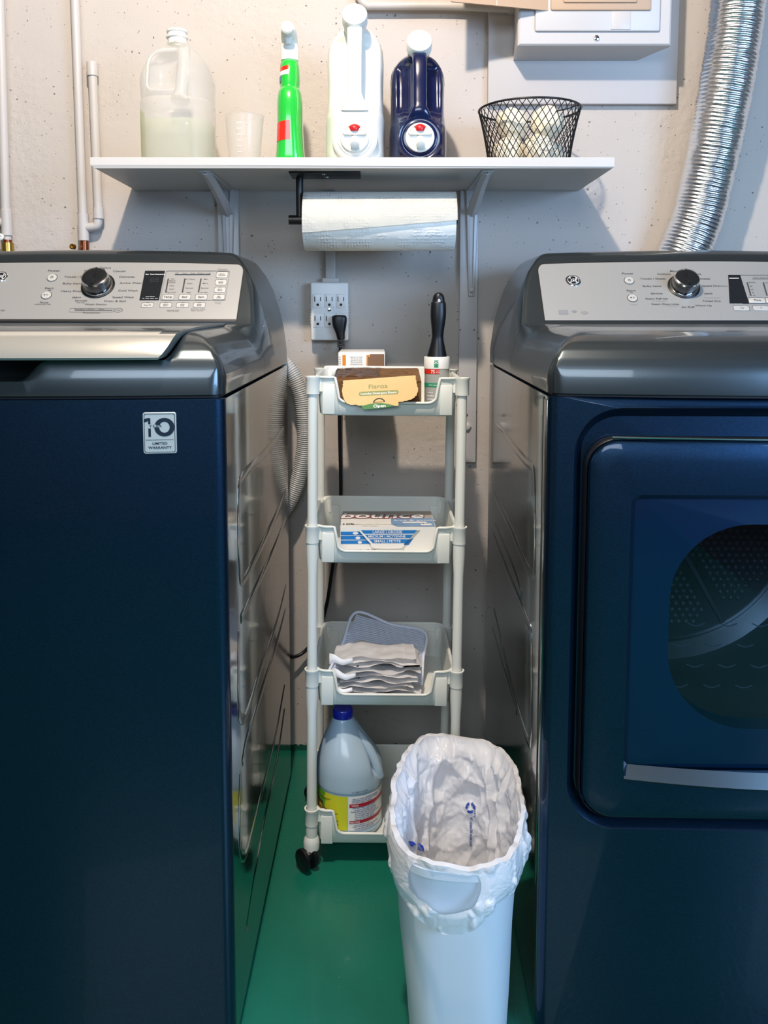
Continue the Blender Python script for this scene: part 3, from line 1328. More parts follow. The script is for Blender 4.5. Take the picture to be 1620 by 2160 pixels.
# vertical seam on the side near the front
bm = BM()
box(bm, -.0012, .002, .032, .036, .05, ZSEAM - .004)
link('side_seam', bm, DARK_GAP, dryer)
bm = BM()
box(bm, -.0014, .002, .010, .030, .05, ZSEAM - .006, .0012)
link('front_flange', bm, SIDE, dryer)

# door
DO = rrect(.053, W - .053, .353, .877, .040, 10)
DOi = rrect(.059, W - .059, .359, .871, .036, 10)
WO = rrect(.107, W - .107, .412, .806, .014, 10)
WI = rrect(.114, W - .114, .422, .800, .009, 10)
bm = BM()
m1 = [[(lerp(a[0], b_[0], t), lerp(a[1], b_[1], t)) for a, b_ in zip(DOi, WO)] for t in (.33, .66)]
rings(bm, [[fr(p, .019) for p in DO], [fr(p, .000) for p in DO], [fr((lerp(a[0], c[0], .3), lerp(a[1], c[1], .3)), -.004) for a, c in zip(DO, DOi)],
           [fr(p, -.006) for p in DOi], [fr(p, -.007) for p in m1[0]], [fr(p, -.007) for p in m1[1]], [fr(p, -.006) for p in WO], [fr(p, .003) for p in WI], [fr(p, .010) for p in WI]], False, False)
door = link('door', bm, BODY, dryer, sharp=30)
bm = BM()
OO = rrect(.049, W - .049, .349, .881, .043, 10)
rings(bm, [[fr(p, .014) for p in OO], [fr(p, .004) for p in OO], [fr(p, .001) for p in [(lerp(a[0], c[0], .6), lerp(a[1], c[1], .6)) for a, c in zip(OO, DO)]]], False, False)
link('door_edge_trim', bm, BLACK_PL, door)
bm = BM()                                                # polished line along the top of the door
tube(bm, smooth_path([fr((lerp(.082, .32, t / 8), .8812), -.0005) for t in range(9)], 2), .0016, 8)
link('door_top_highlight_trim', bm, CHROME, door)
bm = BM()
rings(bm, [[fr(p, .004) for p in WI], [fr(p, .0045) for p in [(lerp(.35, a[0], .6), lerp(.61, a[1], .6)) for a in WI]], [fr(p, .0045) for p in [(lerp(.35, a[0], .2), lerp(.61, a[1], .2)) for a in WI]]], False, True)
link('window_pane', bm, GLASS, door)
bm = BM()                                                # metallic lower sill of the window
pA = [fr((lerp(.111, W - .111, t / 20), .4290 - .004 * math.sin(PI * t / 20)), .003) for t in range(21)]
pB = [fr((lerp(.107, W - .107, t / 20), .4135 - .006 * math.sin(PI * t / 20)), -.0085) for t in range(21)]
pC = [fr((lerp(.107, W - .107, t / 20), .4100 - .006 * math.sin(PI * t / 20)), -.005) for t in range(21)]
rings(bm, [pA, pB, pC], False, False, closed=False)
link('handle_sill', bm, DECK, door)
bm = BM()
LO = [(lerp(.35, x, 1.02), lerp(.61, z, 1.02)) for x, z in WI]
LH = rrect(.166, W - .166, .482, .765, .105, 10)
rings(bm, [[fr(p, .012) for p in LO], [fr(p, .013) for p in LH], [fr(p, .045) for p in LH]], False, False)
link('door_liner', bm, LINERP, door)
for k in range(5):                                       # moulded ripples of the inner bowl
    for j in range(4):
        bm = BM()
        cxx, czz = .20 + .045 * k + (.02 if j % 2 else 0), .515 + .030 * j
        tube(bm, smooth_path([Vector((cxx - .012, .04, czz + .004)), Vector((cxx, .04, czz)), Vector((cxx + .012, .04, czz + .004))], 4), .0009, 6)
        link('bowl_ripple', bm, DRUMM, door)
# drum
bm = BM()
C0 = Vector((.35, .11, .625))
circ3 = lambda r, y: [Vector((C0.x + r * math.cos(a * PI / 32), y, C0.z + r * math.sin(a * PI / 32))) for a in range(64)]
rings(bm, [circ3(.24, .10), circ3(.30, .14), circ3(.30, .58), circ3(.27, .60)], False, False)
drum = link('drum', bm, DRUMM, dryer)
bm = BM()
rings(bm, [circ3(.27, .598), circ3(.262, .585), circ3(.255, .590)], False, True)
back = link('drum_back', bm, mat('drum_back_dark', srgb(96, 104, 114), .3, metal=.5), drum)
bm = BM()
i = 0
for r_ in range(-17, 18):
    for c_ in range(-16, 17):
        x = (c_ + (.5 if r_ % 2 else 0)) * .0150
        z = r_ * .0130
        d = math.hypot(x, z)
        a = math.degrees(math.atan2(z, x)) % 60
        if d < .235 and d > .045 and 7 < a < 53:
            M = Matrix.Translation((C0.x + x, .590, C0.z + z)) @ Matrix.Rotation(PI / 2, 4, 'X')
            lathe(bm, [(.0060, 0), (.0055, .0025), (.0035, .0048), (.0006, .0056)], 10, M)
link('drum_back_bumps', bm, DRUMM, drum)
bm = BM()
for k in range(6):
    a = R(60 * k)
    d = Vector((math.cos(a), 0, math.sin(a)))
    tube(bm, [Vector((C0.x, .588, C0.z)) + d * .03, Vector((C0.x, .588, C0.z)) + d * .255], .0055, 8)
link('drum_back_ribs', bm, DRUMM, drum)
for k in range(3):
    a = R(250 + 120 * k)
    bm = BM()
    M = Matrix.Translation((C0.x, .36, C0.z)) @ Matrix.Rotation(-a, 4, 'Y')
    box(bm, .24, .30, -.20, .20, -.02, .02, .01, 3, M)
    link('drum_baffle', bm, DRUMM, drum)

# dryer console
fm, px = console_plane(dryer, 1)
ua, ub = px(1145, 640)[0], W - .046
vtop = px(1400, 551.5)[1]
bm = BM()
pr = plate(fm, ua, ub, 0, vtop)
prism(bm, [((x - (ua + ub) / 2) * 1.006 + (ua + ub) / 2, y * 1.025 - .001) for x, y in pr], fm, -.002, .0004)
link('console_gasket', bm, DARK_GAP, dryer, smooth=False)
bm = BM()
prism(bm, pr, fm, -.001, .0010)
face2 = link('console_face', bm, CONSOLE, dryer, smooth=False)
knob(dryer, dryer, fm, *px(1442, 605), .0235)
round_button(dryer, fm, *px(1327, 592), .0095, 'power', 'power_button')
round_button(dryer, fm, *px(1334, 629), .0095, 'start', 'start_button')
ge_badge(dryer, fm, *px(1209, 592), .0125)
bm = BM()
fi = lambda x, y: fm(x, y, .0015)
px_now, fi_now = px, fi
for s, X, Y, z in (('Power', 1324, 577, .0066), ('Start', 1331, 613, .0066)):
    lab(bm, s, X, Y, z)
    if s == 'Start':
        a, c = px(1332, 617.5)
        quad(bm, fi, a - .003, a + .003, c - .0005, c + .0005)
    link('button_caption_lettering', bm, INK, face2, smooth=False)
    bm = BM()
for s, X, Y, z in (('Mixed', 1423, 572, .0058), ('Cottons', 1400, 578, .0058), ('Towels / Sheets', 1377, 588, .0058),
                   ('Bulky Items', 1375, 603.5, .0058), ('Sanitize', 1385, 619, .0056), ('Steam Refresh', 1385, 630, .0056), ('Steam Dewrinkle', 1403, 641.5, .0056),
                   ('Air Fluff', 1451, 648, .0056), ('Warm Up', 1484, 644.5, .0056), ('Timed Dry', 1501, 635, .0058), ('Jeans', 1494, 619, .0058),
                   ('Speed Dry', 1499, 603, .0058), ('Delicates', 1482, 588, .0058), ('Casuals', 1466, 578, .0058)):
    lab(bm, s, X, Y, z)
a, c = px(1516, 603.5)
quad(bm, fi, a, px(1534, 603)[0], c - .0003, c + .0003)
link('console_lettering', bm, INK, face2, smooth=False)
bm = BM()
for s, X, Y, z in (('Pause', 1338, 642.5, .0040), ('5 - 9 Garments', 1392, 635, .0034), ('1 - 15 Garments', 1413, 645.5, .0034), ('Heavy Garments', 1503, 628, .0034)):
    lab(bm, s, X, Y, z)
a, c = px(1179, 663)
a2, c2 = px(1198, 654)
quad(bm, fi, a, a2, c, c2)
a, c = px(1212, 662)
for k in (1, 2, 3):                                     # wireless symbol
    for j in range(8):
        t0, t1 = R(45 + 90 * j / 8), R(45 + 90 * (j + 1) / 8)
        r0, r1 = .0024 * k, .0024 * k + .0010
        poly(bm, [(a + q * math.cos(t), c + q * math.sin(t)) for q, t in ((r0, t0), (r1, t0), (r1, t1), (r0, t1))], fi)
a, c = px(1233, 660)
ringpoly(bm, circ(a, c, .006, 20, .0035), circ(a, c, .005, 20, .0025), fi)
text(bm, 'HE', .0035, fi, a, c)
link('console_faint_lettering', bm, INK_LT, face2, smooth=False)
bm = BM()
q = [px(1539, 640), px(1580, 640), px(1561, 580), px(1536, 580)]
prism(bm, q, fm, .0008, .0016)
disp = link('display', bm, SCREEN, dryer, smooth=False)
bm = BM()
f3 = lambda x, y: fm(x, y, .0019)
a, c = px(1538, 587.5)
quad(bm, f3, a, px(1558, 587)[0], c - .0006, c + .0008)
link('display_lettering', bm, WHITE_PR, disp, smooth=False)
bm = BM()
for X in (1576, 1610):
    a, c = px(X + 8, 624)
    a2, c2 = px(X, 596)
    poly(bm, [(a - .0012, c), (a + .0008, c), (a2 + .0010, c2), (a2 - .0012, c2)], f3)
for s, X, Y in (('80 Min.', 1587, 596), ('60', 1584, 604), ('40', 1586, 611), ('20', 1588, 617.5), ('10', 1590, 623.5), ('More', 1620, 597)):
    text(bm, s, .0036, f3, *px(X, Y), sx=1.2)
text(bm, 'Timer  Steam  Eco', .0034, f3, *px(1606, 585), sx=1.2)
q0 = px(1564, 641)
q1 = px(1700, 580)
oo = rrect(q0[0], q1[0], q0[1], q1[1], .003, 4)
cu, cv = (q0[0] + q1[0]) / 2, (q0[1] + q1[1]) / 2
ringpoly(bm, oo, [((x - cu) * .993 + cu, (y - cv) * .98 + cv) for x, y in oo], lambda x, y: fm(x, y, .0016))
a, c = px(1587, 588.5)
quad(bm, f3, a, px(1640, 588.5)[0], c - .0004, c + .0004)
link('display_panel_lettering', bm, INK, face2, smooth=False)
for lines, X0, X1, Y0, Y1 in ((('Time',), 1581, 1613, 628, 639), (('Level',), 1617, 1649, 628, 639), (('- dry',), 1549, 1579, 645, 655), (('+',), 1590, 1620, 645, 655)):
    a, c = px(X0, Y1)
    a2, c2 = px(X1, Y0)
    small_button(dryer, fm, a, a2, c, c2, lines, 0, .006 if lines[0] in ('Time', '+') else .004)
side_creases(dryer, dryer, [
    [(1045, 890), (1075, 930), (1105, 968), (1122, 985), (1127, 1010), (1128, 1100), (1127, 1195), (1122, 1212), (1108, 1190), (1075, 1110), (1044, 1045)],
    [(1045, 1110), (1075, 1180), (1100, 1255)],
    [(1041, 1130), (1080, 1230), (1112, 1310), (1120, 1340), (1121, 1480), (1120, 1550), (1114, 1562), (1085, 1470), (1042, 1290)],
    [(1039, 1330), (1060, 1400), (1090, 1500)],
])

# ------------------------------------------------------------------ shelf and its hardware
SB, ST = 1.318, 1.338
b = BM()
vs = [(-.545, WY - .002, SB), (.469, WY - .002, SB), (.4515, 1.607, SB), (-.533, 1.607, SB)]
rings(b, [[Vector((-.535, WY - .002, SB)), Vector((.459, WY - .002, SB)), Vector((.452, 1.607, SB)), Vector((-.531, 1.607, SB))],
          [Vector((-.541, WY - .002, SB + .006)), Vector((.462, WY - .002, SB + .003)), Vector((.4545, 1.605, SB + .0025)), Vector((-.5385, 1.605, SB + .006))],
          [Vector((-.541, WY - .002, ST - .001)), Vector((.462, WY - .002, ST - .001)), Vector((.4545, 1.605, ST - .001)), Vector((-.5385, 1.605, ST - .001))],
          [Vector((-.540, WY - .002, ST)), Vector((.461, WY - .002, ST)), Vector((.4535, 1.606, ST)), Vector((-.5375, 1.606, ST))]])
tag(link('wall_shelf', b, SHELF, smooth=False), 'long white laminate shelf on the wall holding jugs and a basket', 'shelf')


def bracket(x, label, lean=0):
    t = thing('shelf_bracket', label, 'bracket', (x, WY - .0142, SB), 0, 'pressed steel brackets under the shelf')
    bm = BM()
    box(bm, -.012, .012, -.26, 0, -.003, -.0005, .001)
    link('shelf_arm', bm, PAINTW, t)
    bm = BM()
    zs = [0, -.05, -.1, -.15, -.2, -.235]
    rsx = []
    for z in zs:
        k = 1 - .55 * (-z / .235)
        rsx.append([Vector((xx * k, yy, z)) for xx, yy in ((-.016, -.003), (-.013, -.007), (-.006, -.008), (-.005, -.004), (.005, -.004), (.006, -.008), (.013, -.007), (.016, -.003), (.016, .0), (-.016, .0))])
    rings(bm, rsx)
    link('wall_leg', bm, PAINTW, t)
    bm = BM()                                            # folded diagonal web
    n = 12
    A_, B_ = [], []
    for i in range(n + 1):
        k = i / n
        y = -.245 * (1 - k) ** 1.0
        z = -.004 - .052 * k ** 1.4
        A_.append(Vector((-.009 - .004 * k, y - .001, z)))
        B_.append(Vector((.009 + .004 * k, y - .001, z)))
    ring = []
    for p, q_ in zip(A_, B_):
        ring.append([p, Vector((0, p.y - .004, p.z - .004)), q_, Vector((q_.x, q_.y + .002, q_.z + .003)), Vector((p.x, p.y + .002, p.z + .003))])
    rings(bm, ring)
    link('diagonal_web', bm, PAINTW, t)
    for z, y in ((-.03, -.011), (-.222, -.011)):
        bm = BM()
        lathe(bm, [(.0055, 0), (.005, .0025), (.002, .0035)], 12, aim((0, y + .002, z), (0, -1, 0)))
        link('screw', bm, PAINTW, t)
    bm = BM()
    lathe(bm, [(.004, 0), (.0035, .002), (.001, .003)], 12, aim((0, -.247, -.003), (0, 0, -1)))
    link('screw', bm, CHROME, t)


bracket(-.328, 'white painted steel shelf bracket behind the washing machine console')
bracket(.218, 'white painted steel shelf bracket right of the paper towels')


def strip(x, w, z0, z1, label):
    bm = BM()
    box(bm, x - w / 2, x + w / 2, WY - .014, WY + .002, z0, z1, .002)
    o = tag(link('mounting_strip', bm, PAINTW), label, 'wall strip', 'painted strips behind the brackets')
    return o


s_ = strip(.2125, .041, .7017, SB, 'white painted wall strip running down behind the cart')
strip(-.328, .047, .95, SB, 'white painted wall strip running down behind the washing machine')
bm = BM()
cB = at(984, 900, WY - .014)
lathe(bm, [(.011, 0), (.011, .003), (.0085, .006), (.004, .007)], 6, aim(cB, (0, -1, 0)))
link('hex_bolt', bm, PAINTW, s_)
bm = BM()
cB = at(983, 876, WY - .014)
lathe(bm, [(.0042, 0), (.0035, .0006)], 12, aim(cB, (0, -1, 0)))
for X, Y in ((983, 886), (971, 696), (1000, 696)):
    lathe(bm, [(.0016, 0), (.0012, .0005)], 8, aim(at(X, Y, WY - .014), (0, -1, 0)))
link('screw_hole', bm, DARK_GAP, s_)

# paper towel holder + roll
RX0, RX1, RYc = -.1432, .1590, 1.70
rc = at(800, 468, RYc)
hold = thing('paper_towel_holder', 'black metal paper towel holder screwed under the shelf', 'towel holder', (rc.x, RYc, SB))
h_ = lambda x, y, z: Vector((x - rc.x, y - RYc, z - SB))
bm = BM()
p0 = at(608, 372, 1.66)
box(bm, p0.x - rc.x + .003, at(761, 372, 1.68).x - rc.x, -.060, .014, -.0035, -.0003, .001)
plate_ = link('mounting_plate', bm, BLACK_METAL, hold)
for yy in (-.048, -.012):
    bm = BM()
    lathe(bm, [(.004, 0), (.0035, .0018), (.001, .0025)], 12, aim((at(684, 372, 1.67).x - rc.x + (.004 if yy > -.03 else 0), yy, -.0035), (0, 0, -1)))
    link('screw', bm, CHROME, plate_)
bm = BM()
ax = at(632, 420, RYc).x - rc.x
tube(bm, [Vector((ax, 0, -.003)), Vector((ax, 0, rc.z - SB + .004))], .0075, 16)
link('arm', bm, BLACK_METAL, hold)
bm = BM()
tube(bm, [Vector((ax - .022, 0, rc.z - SB + .004)), Vector((RX1 + .008 - rc.x, 0, rc.z - SB + .004))], .0095, 20)
link('rod', bm, BLACK_METAL, hold)

roll = thing('paper_towel_roll', 'roll of white embossed paper towels hanging on the black holder', 'paper towels', (rc.x, RYc, rc.z), R(-.6))


def emboss():
    m = mat('embossed_paper', srgb(246, 245, 238), .9)
    nt = m.node_tree
    p = nt.nodes['Principled BSDF']
    tc = nt.nodes.new('ShaderNodeTexCoord')
    v = nt.nodes.new('ShaderNodeTexVoronoi')
    v.inputs['Scale'].default_value = 170
    v.inputs['Randomness'].default_value = .35
    n2 = nt.nodes.new('ShaderNodeTexNoise')
    n2.inputs['Scale'].default_value = 22
    mr = nt.nodes.new('ShaderNodeMapRange')
    mr.inputs[1].default_value = .42
    mr.inputs[2].default_value = .58
    mu = nt.nodes.new('ShaderNodeMath')
    mu.operation = 'MULTIPLY'
    b = nt.nodes.new('ShaderNodeBump')
    b.inputs['Strength'].default_value = 1
    b.inputs['Distance'].default_value = .0018
    nt.links.new(tc.outputs['Object'], v.inputs['Vector'])
    nt.links.new(tc.outputs['Object'], n2.inputs['Vector'])
    nt.links.new(n2.outputs['Fac'], mr.inputs[0])
    nt.links.new(v.outputs['Distance'], mu.inputs[0])
    nt.links.new(mr.outputs[0], mu.inputs[1])
    nt.links.new(mu.outputs[0], b.inputs['Height'])
    nt.links.new(b.outputs['Normal'], p.inputs['Normal'])
    return m


EMB = emboss()
RR = .0575
bm = BM()
L_ = (RX1 - RX0) / 2
n = 64
for (ro, ri) in ((RR, .0205),):
    out = []
    for x_, r_ in ((-L_, ri), (-L_, ro - .001), (-L_ + .001, ro), (L_ - .001, ro), (L_, ro - .001), (L_, ri), (-L_, ri)):
        out.append([Vector((x_, r_ * math.cos(2 * PI * k / n), r_ * math.sin(2 * PI * k / n))) for k in range(n)])
    rings(bm, out, False, False)
link('rolled_sheets', bm, EMB, roll, sharp=60)
bm = BM()
out = []
for x_, r_ in ((-L_ - .0002, .0200), (L_ + .0002, .0200), (L_ + .0002, .0215), (-L_ - .0002, .0215), (-L_ - .0002, .0200)):
    out.append([Vector((x_, r_ * math.cos(2 * PI * k / n), r_ * math.sin(2 * PI * k / n))) for k in range(n)])
rings(bm, out, False, False)
link('cardboard_core', bm, CARD, roll)
bm = BM()                                                # loose outer sheet lifting off the roll
out = []
for i in range(31):
    x_ = lerp(-L_ - .0005, L_ + .0005, i / 30)
    row = []
    endang = lerp(205, 183, i / 30)                      # slanted free edge across the front
    for k in range(29):
        a = R(lerp(70, endang, k / 28))
        lift = .0015 + .0045 * max(0, (k - 18) / 10) ** 1.6
        r_ = RR + lift
        row.append(Vector((x_ + .001, r_ * math.cos(a), r_ * math.sin(a))))
    out.append(row)
rings(bm, out, False, False, closed=False)
bmesh.ops.solidify(bm, geom=bm.faces[:], thickness=.0006)
link('loose_sheet', bm, EMB, roll, sharp=60)

# ------------------------------------------------------------------ things on the shelf
# vinegar jug
J = at(379, 330, 1.715)
jug = thing('vinegar_jug', 'translucent plastic gallon jug half full of pale liquid at shelf left', 'jug', (J.x, 1.715, ST))
keys = [(0, 0, 0, .066, .066, 3.2), (.006, 0, 0, .0695, .0695, 3.2), (.06, 0, 0, .0705, .0705, 3.1), (.118, 0, 0, .0705, .0705, 3.0), (.124, 0, 0, .0685, .0685, 3.0), (.132, 0, 0, .0700, .0700, 2.8),
        (.165, 0, 0, .0715, .0715, 2.6), (.19, 0, 0, .0645, .0645, 2.4), (.212, 0, 0, .052, .052, 2.2), (.230, 0, 0, .033, .033, 2.0), (.240, 0, 0, .0205, .0205, 2), (.246, 0, 0, .0185, .0185, 2)]
jl = Loft(smooth_rings(keys, 4))


def jug_dent(a, v):
    # grip recess in the upper front quarter
    d = Vector((0, 0, 0))
    if v.y < 0 and v.z > .12:
        m = math.exp(-((v.x + .012) / .030) ** 4) * sstep(.132, .15, v.z) * (1 - sstep(.198, .222, v.z))
        d.y = .034 * m
    return d


bm = BM()
jl.build(bm, 72, 1, True, False, disp=jug_dent)
link('body', bm, TRANSL, jug, sharp=70)
bm = BM()
hp = smooth_path([(-.002 + .012, -.016, .242), (.020, -.036, .222), (.024, -.052, .195), (.024, -.062, .165), (.022, -.069, .135), (.020, -.071, .118)], 6)
tube(bm, hp, [.013, .0135] + [.0125] * (len(hp) - 6) + [.013, .015, .017, .019], 18)
link('handle', bm, TRANSL, jug, sharp=70)
bm = BM()                                                # moulded ridge around the grip opening
rp = smooth_path([(.008, -.045, .217), (-.025, -.052, .212), (-.042, -.056, .195), (-.044, -.064, .165), (-.042, -.0695, .138), (-.02, -.0725, .133), (.010, -.0725, .133)], 6)
tube(bm, rp, .0035, 8)
link('grip_ridge', bm, TRANSL, jug, sharp=70)
bm = BM()
lathe(bm, [(.0185, .240), (.0185, .250), (.0215, .252), (.0215, .255), (.0185, .256), (.0185, .262), (.0205, .263), (.0205, .267), (.0165, .268), (.0155, .25)], 32, cap=False)
link('neck_ring', bm, WHITE_PL, jug)
bm = BM()
Loft([(.003, 0, 0, .062, .062, 3.2), (.008, 0, 0, .0672, .0672, 3.2), (.06, 0, 0, .0682, .0682, 3.1), (.083, 0, 0, .0682, .0682, 3.1), (.0835, 0, 0, .0675, .0675, 3.1)]).build(bm, 60)
link('liquid', bm, LIQUID, jug, sharp=60)
bm = BM()
jl.decal(bm, R(178), R(196), .015, .108, .0006, 4, 6)
link('side_label', bm, mat('yellow_label', srgb(206, 206, 120), .4), jug)

# measuring cup
Cp = at(516, 330, 1.69)
cup = thing('measuring_cup', 'small clear plastic measuring cup between the jug and green spray bottle', 'cup', (Cp.x, 1.69, ST))
bm = BM()
n = 48
spout = lambda a: .004 * math.exp(-((math.atan2(math.sin(a - R(-12)), math.cos(a - R(-12)))) / .22) ** 2)
out = []
for r_, z in ((.0, 0.0005), (.029, .0005), (.0312, .003), (.0345, .045), (.0375, .094), (.0400, .0945), (.0385, .0955), (.0365, .094), (.0335, .045), (.0300, .004), (0, .003)):
    out.append([Vector(((max(r_, .0003) + (spout(2 * PI * k / n) if z > .09 else 0)) * math.cos(2 * PI * k / n), (max(r_, .0003) + (spout(2 * PI * k / n) if z > .09 else 0)) * math.sin(2 * PI * k / n), z)) for k in range(n)])
rings(bm, out, False, False)
link('cup_body', bm, CLEARC, cup)
bm = BM()
for i in range(6):
    z = .02 + i * .011
    r_ = .0325 + z * .052
    for j in range(4):
        a0, a1 = R(-105 + j * 4), R(-101 + j * 4)
        v_ = [bm.verts.new(Vector((r_ * math.cos(a), r_ * math.sin(a), zz))) for a, zz in ((a0, z), (a1, z), (a1, z + .001), (a0, z + .001))]
        bm.faces.new(v_)
link('measuring_marks', bm, WHITE_PR, cup)

# green spray bottle
G = at(613, 330, 1.68)
sp_ = thing('spray_bottle', 'tall green stain remover spray bottle with white trigger head', 'spray bottle', (G.x, 1.68, ST))
keys = [(0, 0, 0, .0270, .040, 3), (.004, 0, 0, .0285, .043, 3), (.03, 0, 0, .0265, .044, 3), (.075, 0, 0, .0245, .045, 2.8), (.115, 0, 0, .0245, .043, 2.6), (.135, 0, 0, .0225, .038, 2.4),
        (.143, 0, 0, .0195, .032, 2.2), (.150, 0, 0, .0192, .031, 2.2), (.158, 0, 0, .0198, .030, 2.2), (.178, 0, 0, .0192, .027, 2.1), (.192, 0, 0, .0175, .022, 2), (.197, 0, 0, .0155, .017, 2)]
gl_ = Loft(smooth_rings(keys, 4))
bm = BM()
gl_.build(bm, 56)
link('bottle', bm, GREEN, sp_, sharp=60)
bm = BM()
gl_.decal(bm, R(-150), R(-86), .036, .072, .0005, 12, 5, skew=.004)
link('lower_red_label', bm, RED, sp_)
bm = BM()
gl_.decal(bm, R(-150), R(-88), .1735, .1815, .0005, 12, 2, skew=.002)
for k in range(3):
    gl_.decal(bm, R(-168), R(-150), .181 + k * .004, .1830 + k * .004, .0005, 3, 1, skew=.005)
link('upper_red_label', bm, RED, sp_)
bm = BM()
gl_.decal(bm, R(-158), R(-88), .164, .1725, .0006, 12, 2, skew=.002)
link('white_label_band', bm, WHITE_PR, sp_)
bm = BM()
gl_.decal(bm, R(-165), R(-135), .150, .163, .0006, 5, 2, skew=.004)
link('blue_label_drop', bm, mat('teal_print', srgb(70, 130, 150), .3), sp_)
bm = BM()
lathe(bm, [(.0155, .193), (.0155, .198), (.0172, .1985), (.0172, .222), (.0166, .224)], 32)
link('collar', bm, WHITE_PL, sp_)
bm = BM()
Loft(smooth_rings([(.221, 0, .002, .0166, .018, 2.2), (.232, 0, .006, .0160, .021, 2.4), (.238, 0, .000, .0155, .028, 2.6), (.247, 0, -.006, .0150, .035, 2.8), (.254, 0, -.006, .0135, .034, 2.6), (.260, 0, -.004, .009, .028, 2.4), (.261, 0, -.004, .004, .015, 2)], 4)).build(bm, 40)
head = link('trigger_head', bm, WHITE_PL, sp_, sharp=60)
bm = BM()
lathe(bm, [(.0110, 0), (.0115, .006), (.009, .0085), (.002, .009)], 24, aim((0, -.040, .247), (0, -1, 0)))
link('nozzle', bm, WHITE_PL, head)
bm = BM()
Loft([(.224, 0, -.024, .0055, .003, 2.4), (.234, 0, -.023, .007, .004, 2.4), (.242, 0, -.019, .007, .006, 2.4)]).build(bm, 20)
link('trigger', bm, WHITE_PL, head)


# detergent jugs with push taps
def detergent(name_label, px_c, py_top, Y, hw, hgt, m, capm, dz_front, cat='detergent jug', btn=REDB):
    base = at(px_c, 330, Y)
    t = thing('detergent_jug', name_label, cat, (base.x, Y, ST))
    k = hgt / .235
    q = hw / .057
    keys = [(0, 0, .02, .049 * q, .085, 3.5), (.006, 0, .02, .0555 * q, .092, 3.5), (.03, 0, .02, .0575 * q, .094, 3.2), (.07 * k, 0, .02, .0570 * q, .094, 3), (.085 * k, 0, .024, .0550 * q, .089, 3),
            (.13 * k, 0, .03, .0540 * q, .082, 3), (.165 * k, 0, .032, .0550 * q, .078, 2.8), (.195 * k, 0, .034, .0530 * q, .072, 2.6), (.212 * k, 0, .036, .0455 * q, .062, 2.4), (.226 * k, 0, .034, .032 * q, .045, 2.2), (.232 * k, 0, .03, .022 * q, .028, 2)]
    lf = Loft(smooth_rings(keys, 4))

    def dent(a, v):
        d = Vector((0, 0, 0))
        if v.y < .02:
            mm = sstep(.088 * k, .105 * k, v.z) * (1 - sstep(.195 * k, .22 * k, v.z))
            side = math.exp(-((abs(v.x) - .026 * q) / (.017 * q)) ** 4)
            d.y = (.010 + .020 * side) * mm
        return d
    bm = BM()
    lf.build(bm, 80, disp=dent)
    body = link('body', bm, m, t, sharp=75)
    fy = .02 - .094
    bm = BM()                                            # grip bar standing clear in front
    hp = smooth_path([(0, .0, .226 * k), (0, -.028, .222 * k), (0, -.052, .205 * k), (0, -.062, .175 * k), (0, -.066, .14 * k), (0, -.070, .112 * k), (0, -.072, .096 * k), (0, -.066, .080 * k)], 6)
    rs_ = []
    nn = len(hp)
    for i, p in enumerate(hp):
        tt = (hp[min(i + 1, nn - 1)] - hp[max(i - 1, 0)]).normalized()
        up = Vector((1, 0, 0))
        nr = tt.cross(up)
        wid = lerp(.0150, .0135, min(1, i / nn * 2)) * q
        if i > nn - 10:
            wid += (i - (nn - 10)) * .0014
        rs_.append([p + up * sup(2 * PI * s / 24, wid, .010, 3)[0] + nr * sup(2 * PI * s / 24, wid, .010, 3)[1] for s in range(24)])
    rings(bm, rs_)
    link('handle', bm, m, body, sharp=60)
    # filler cap, tipped towards the viewer
    c = at(px_c + (2 if hgt > .25 else 4), py_top, Y - .055)
    loc = Vector((0, -.052, c.z - ST))
    d = Vector((0, -.93, .36)).normalized()
    bm = BM()
    M = aim(loc - d * .046, d)
    lathe(bm, [(.022, -.012), (.0215, .018), (.0215, .024)], 36, M)
    link('neck', bm, m, body)
    bm = BM()
    prof_ = [(.0225, .022), (.0245, .023), (.0245, .044), (.0235, .0462), (.021, .047), (.0205, .0458), (.002, .0458)]
    lathe(bm, prof_, 48, M)
    link('filler_cap', bm, capm, t, sharp=30)
    # raised boss and push tap at the foot
    bc = at(px_c - (1 if hgt > .25 else -5), 291, Y - .08)
    bz = bc.z - ST
    bm = BM()
    M = aim((0, fy + .003, bz), (0, -1, 0))
    lathe(bm, [(.044, -.004), (.0435, .004), (.040, .0075), (.037, .0065), (.034, .0065), (.032, .0100), (.030, .0105), (.006, .0105)], 48, M)
    link('tap_boss', bm, m, body, sharp=30)
    bm = BM()
    lathe(bm, [(.0275, .008), (.0275, .014), (.026, .0155), (.0235, .0155), (.0225, .0135), (.002, .0135)], 40, M)
    tap = link('push_tap', bm, capm, t, sharp=30)
    bm = BM()
    box(bm, -.0215, .0215, fy - .0165, fy - .006, bz + .004, bz + .011, .0025)
    box(bm, -.016, .016, fy - .0175, fy - .007, bz + .008, bz + .0165, .003)
    link('tap_wings', bm, capm, tap)
    bm = BM()
    lathe(bm, [(.0085, 0), (.0085, .024), (.0075, .0265), (.004, .0272)], 28, aim((0, fy - .006, bz - .002), (0, -.82, -.57)))
    link('spout', bm, capm, tap, sharp=30)
    bm = BM()
    lathe(bm, [(.0105, 0), (.0105, .005), (.0085, .0085), (.004, .0105), (.001, .011)], 28, aim((0, fy - .011, bz + .014), (0, -.35, .94)))
    link('red_push_button', bm, btn, tap)
    return t


detergent('large white detergent jug with white cap and red tap button', 750, 28, 1.70, .0585, .276, WHITE_PL, WHITE_PL, 0)
detergent('dark navy detergent jug with white cap beside the white jug', 881, 84, 1.70, .0565, .222, NAVY, WHITE_PL, 0)

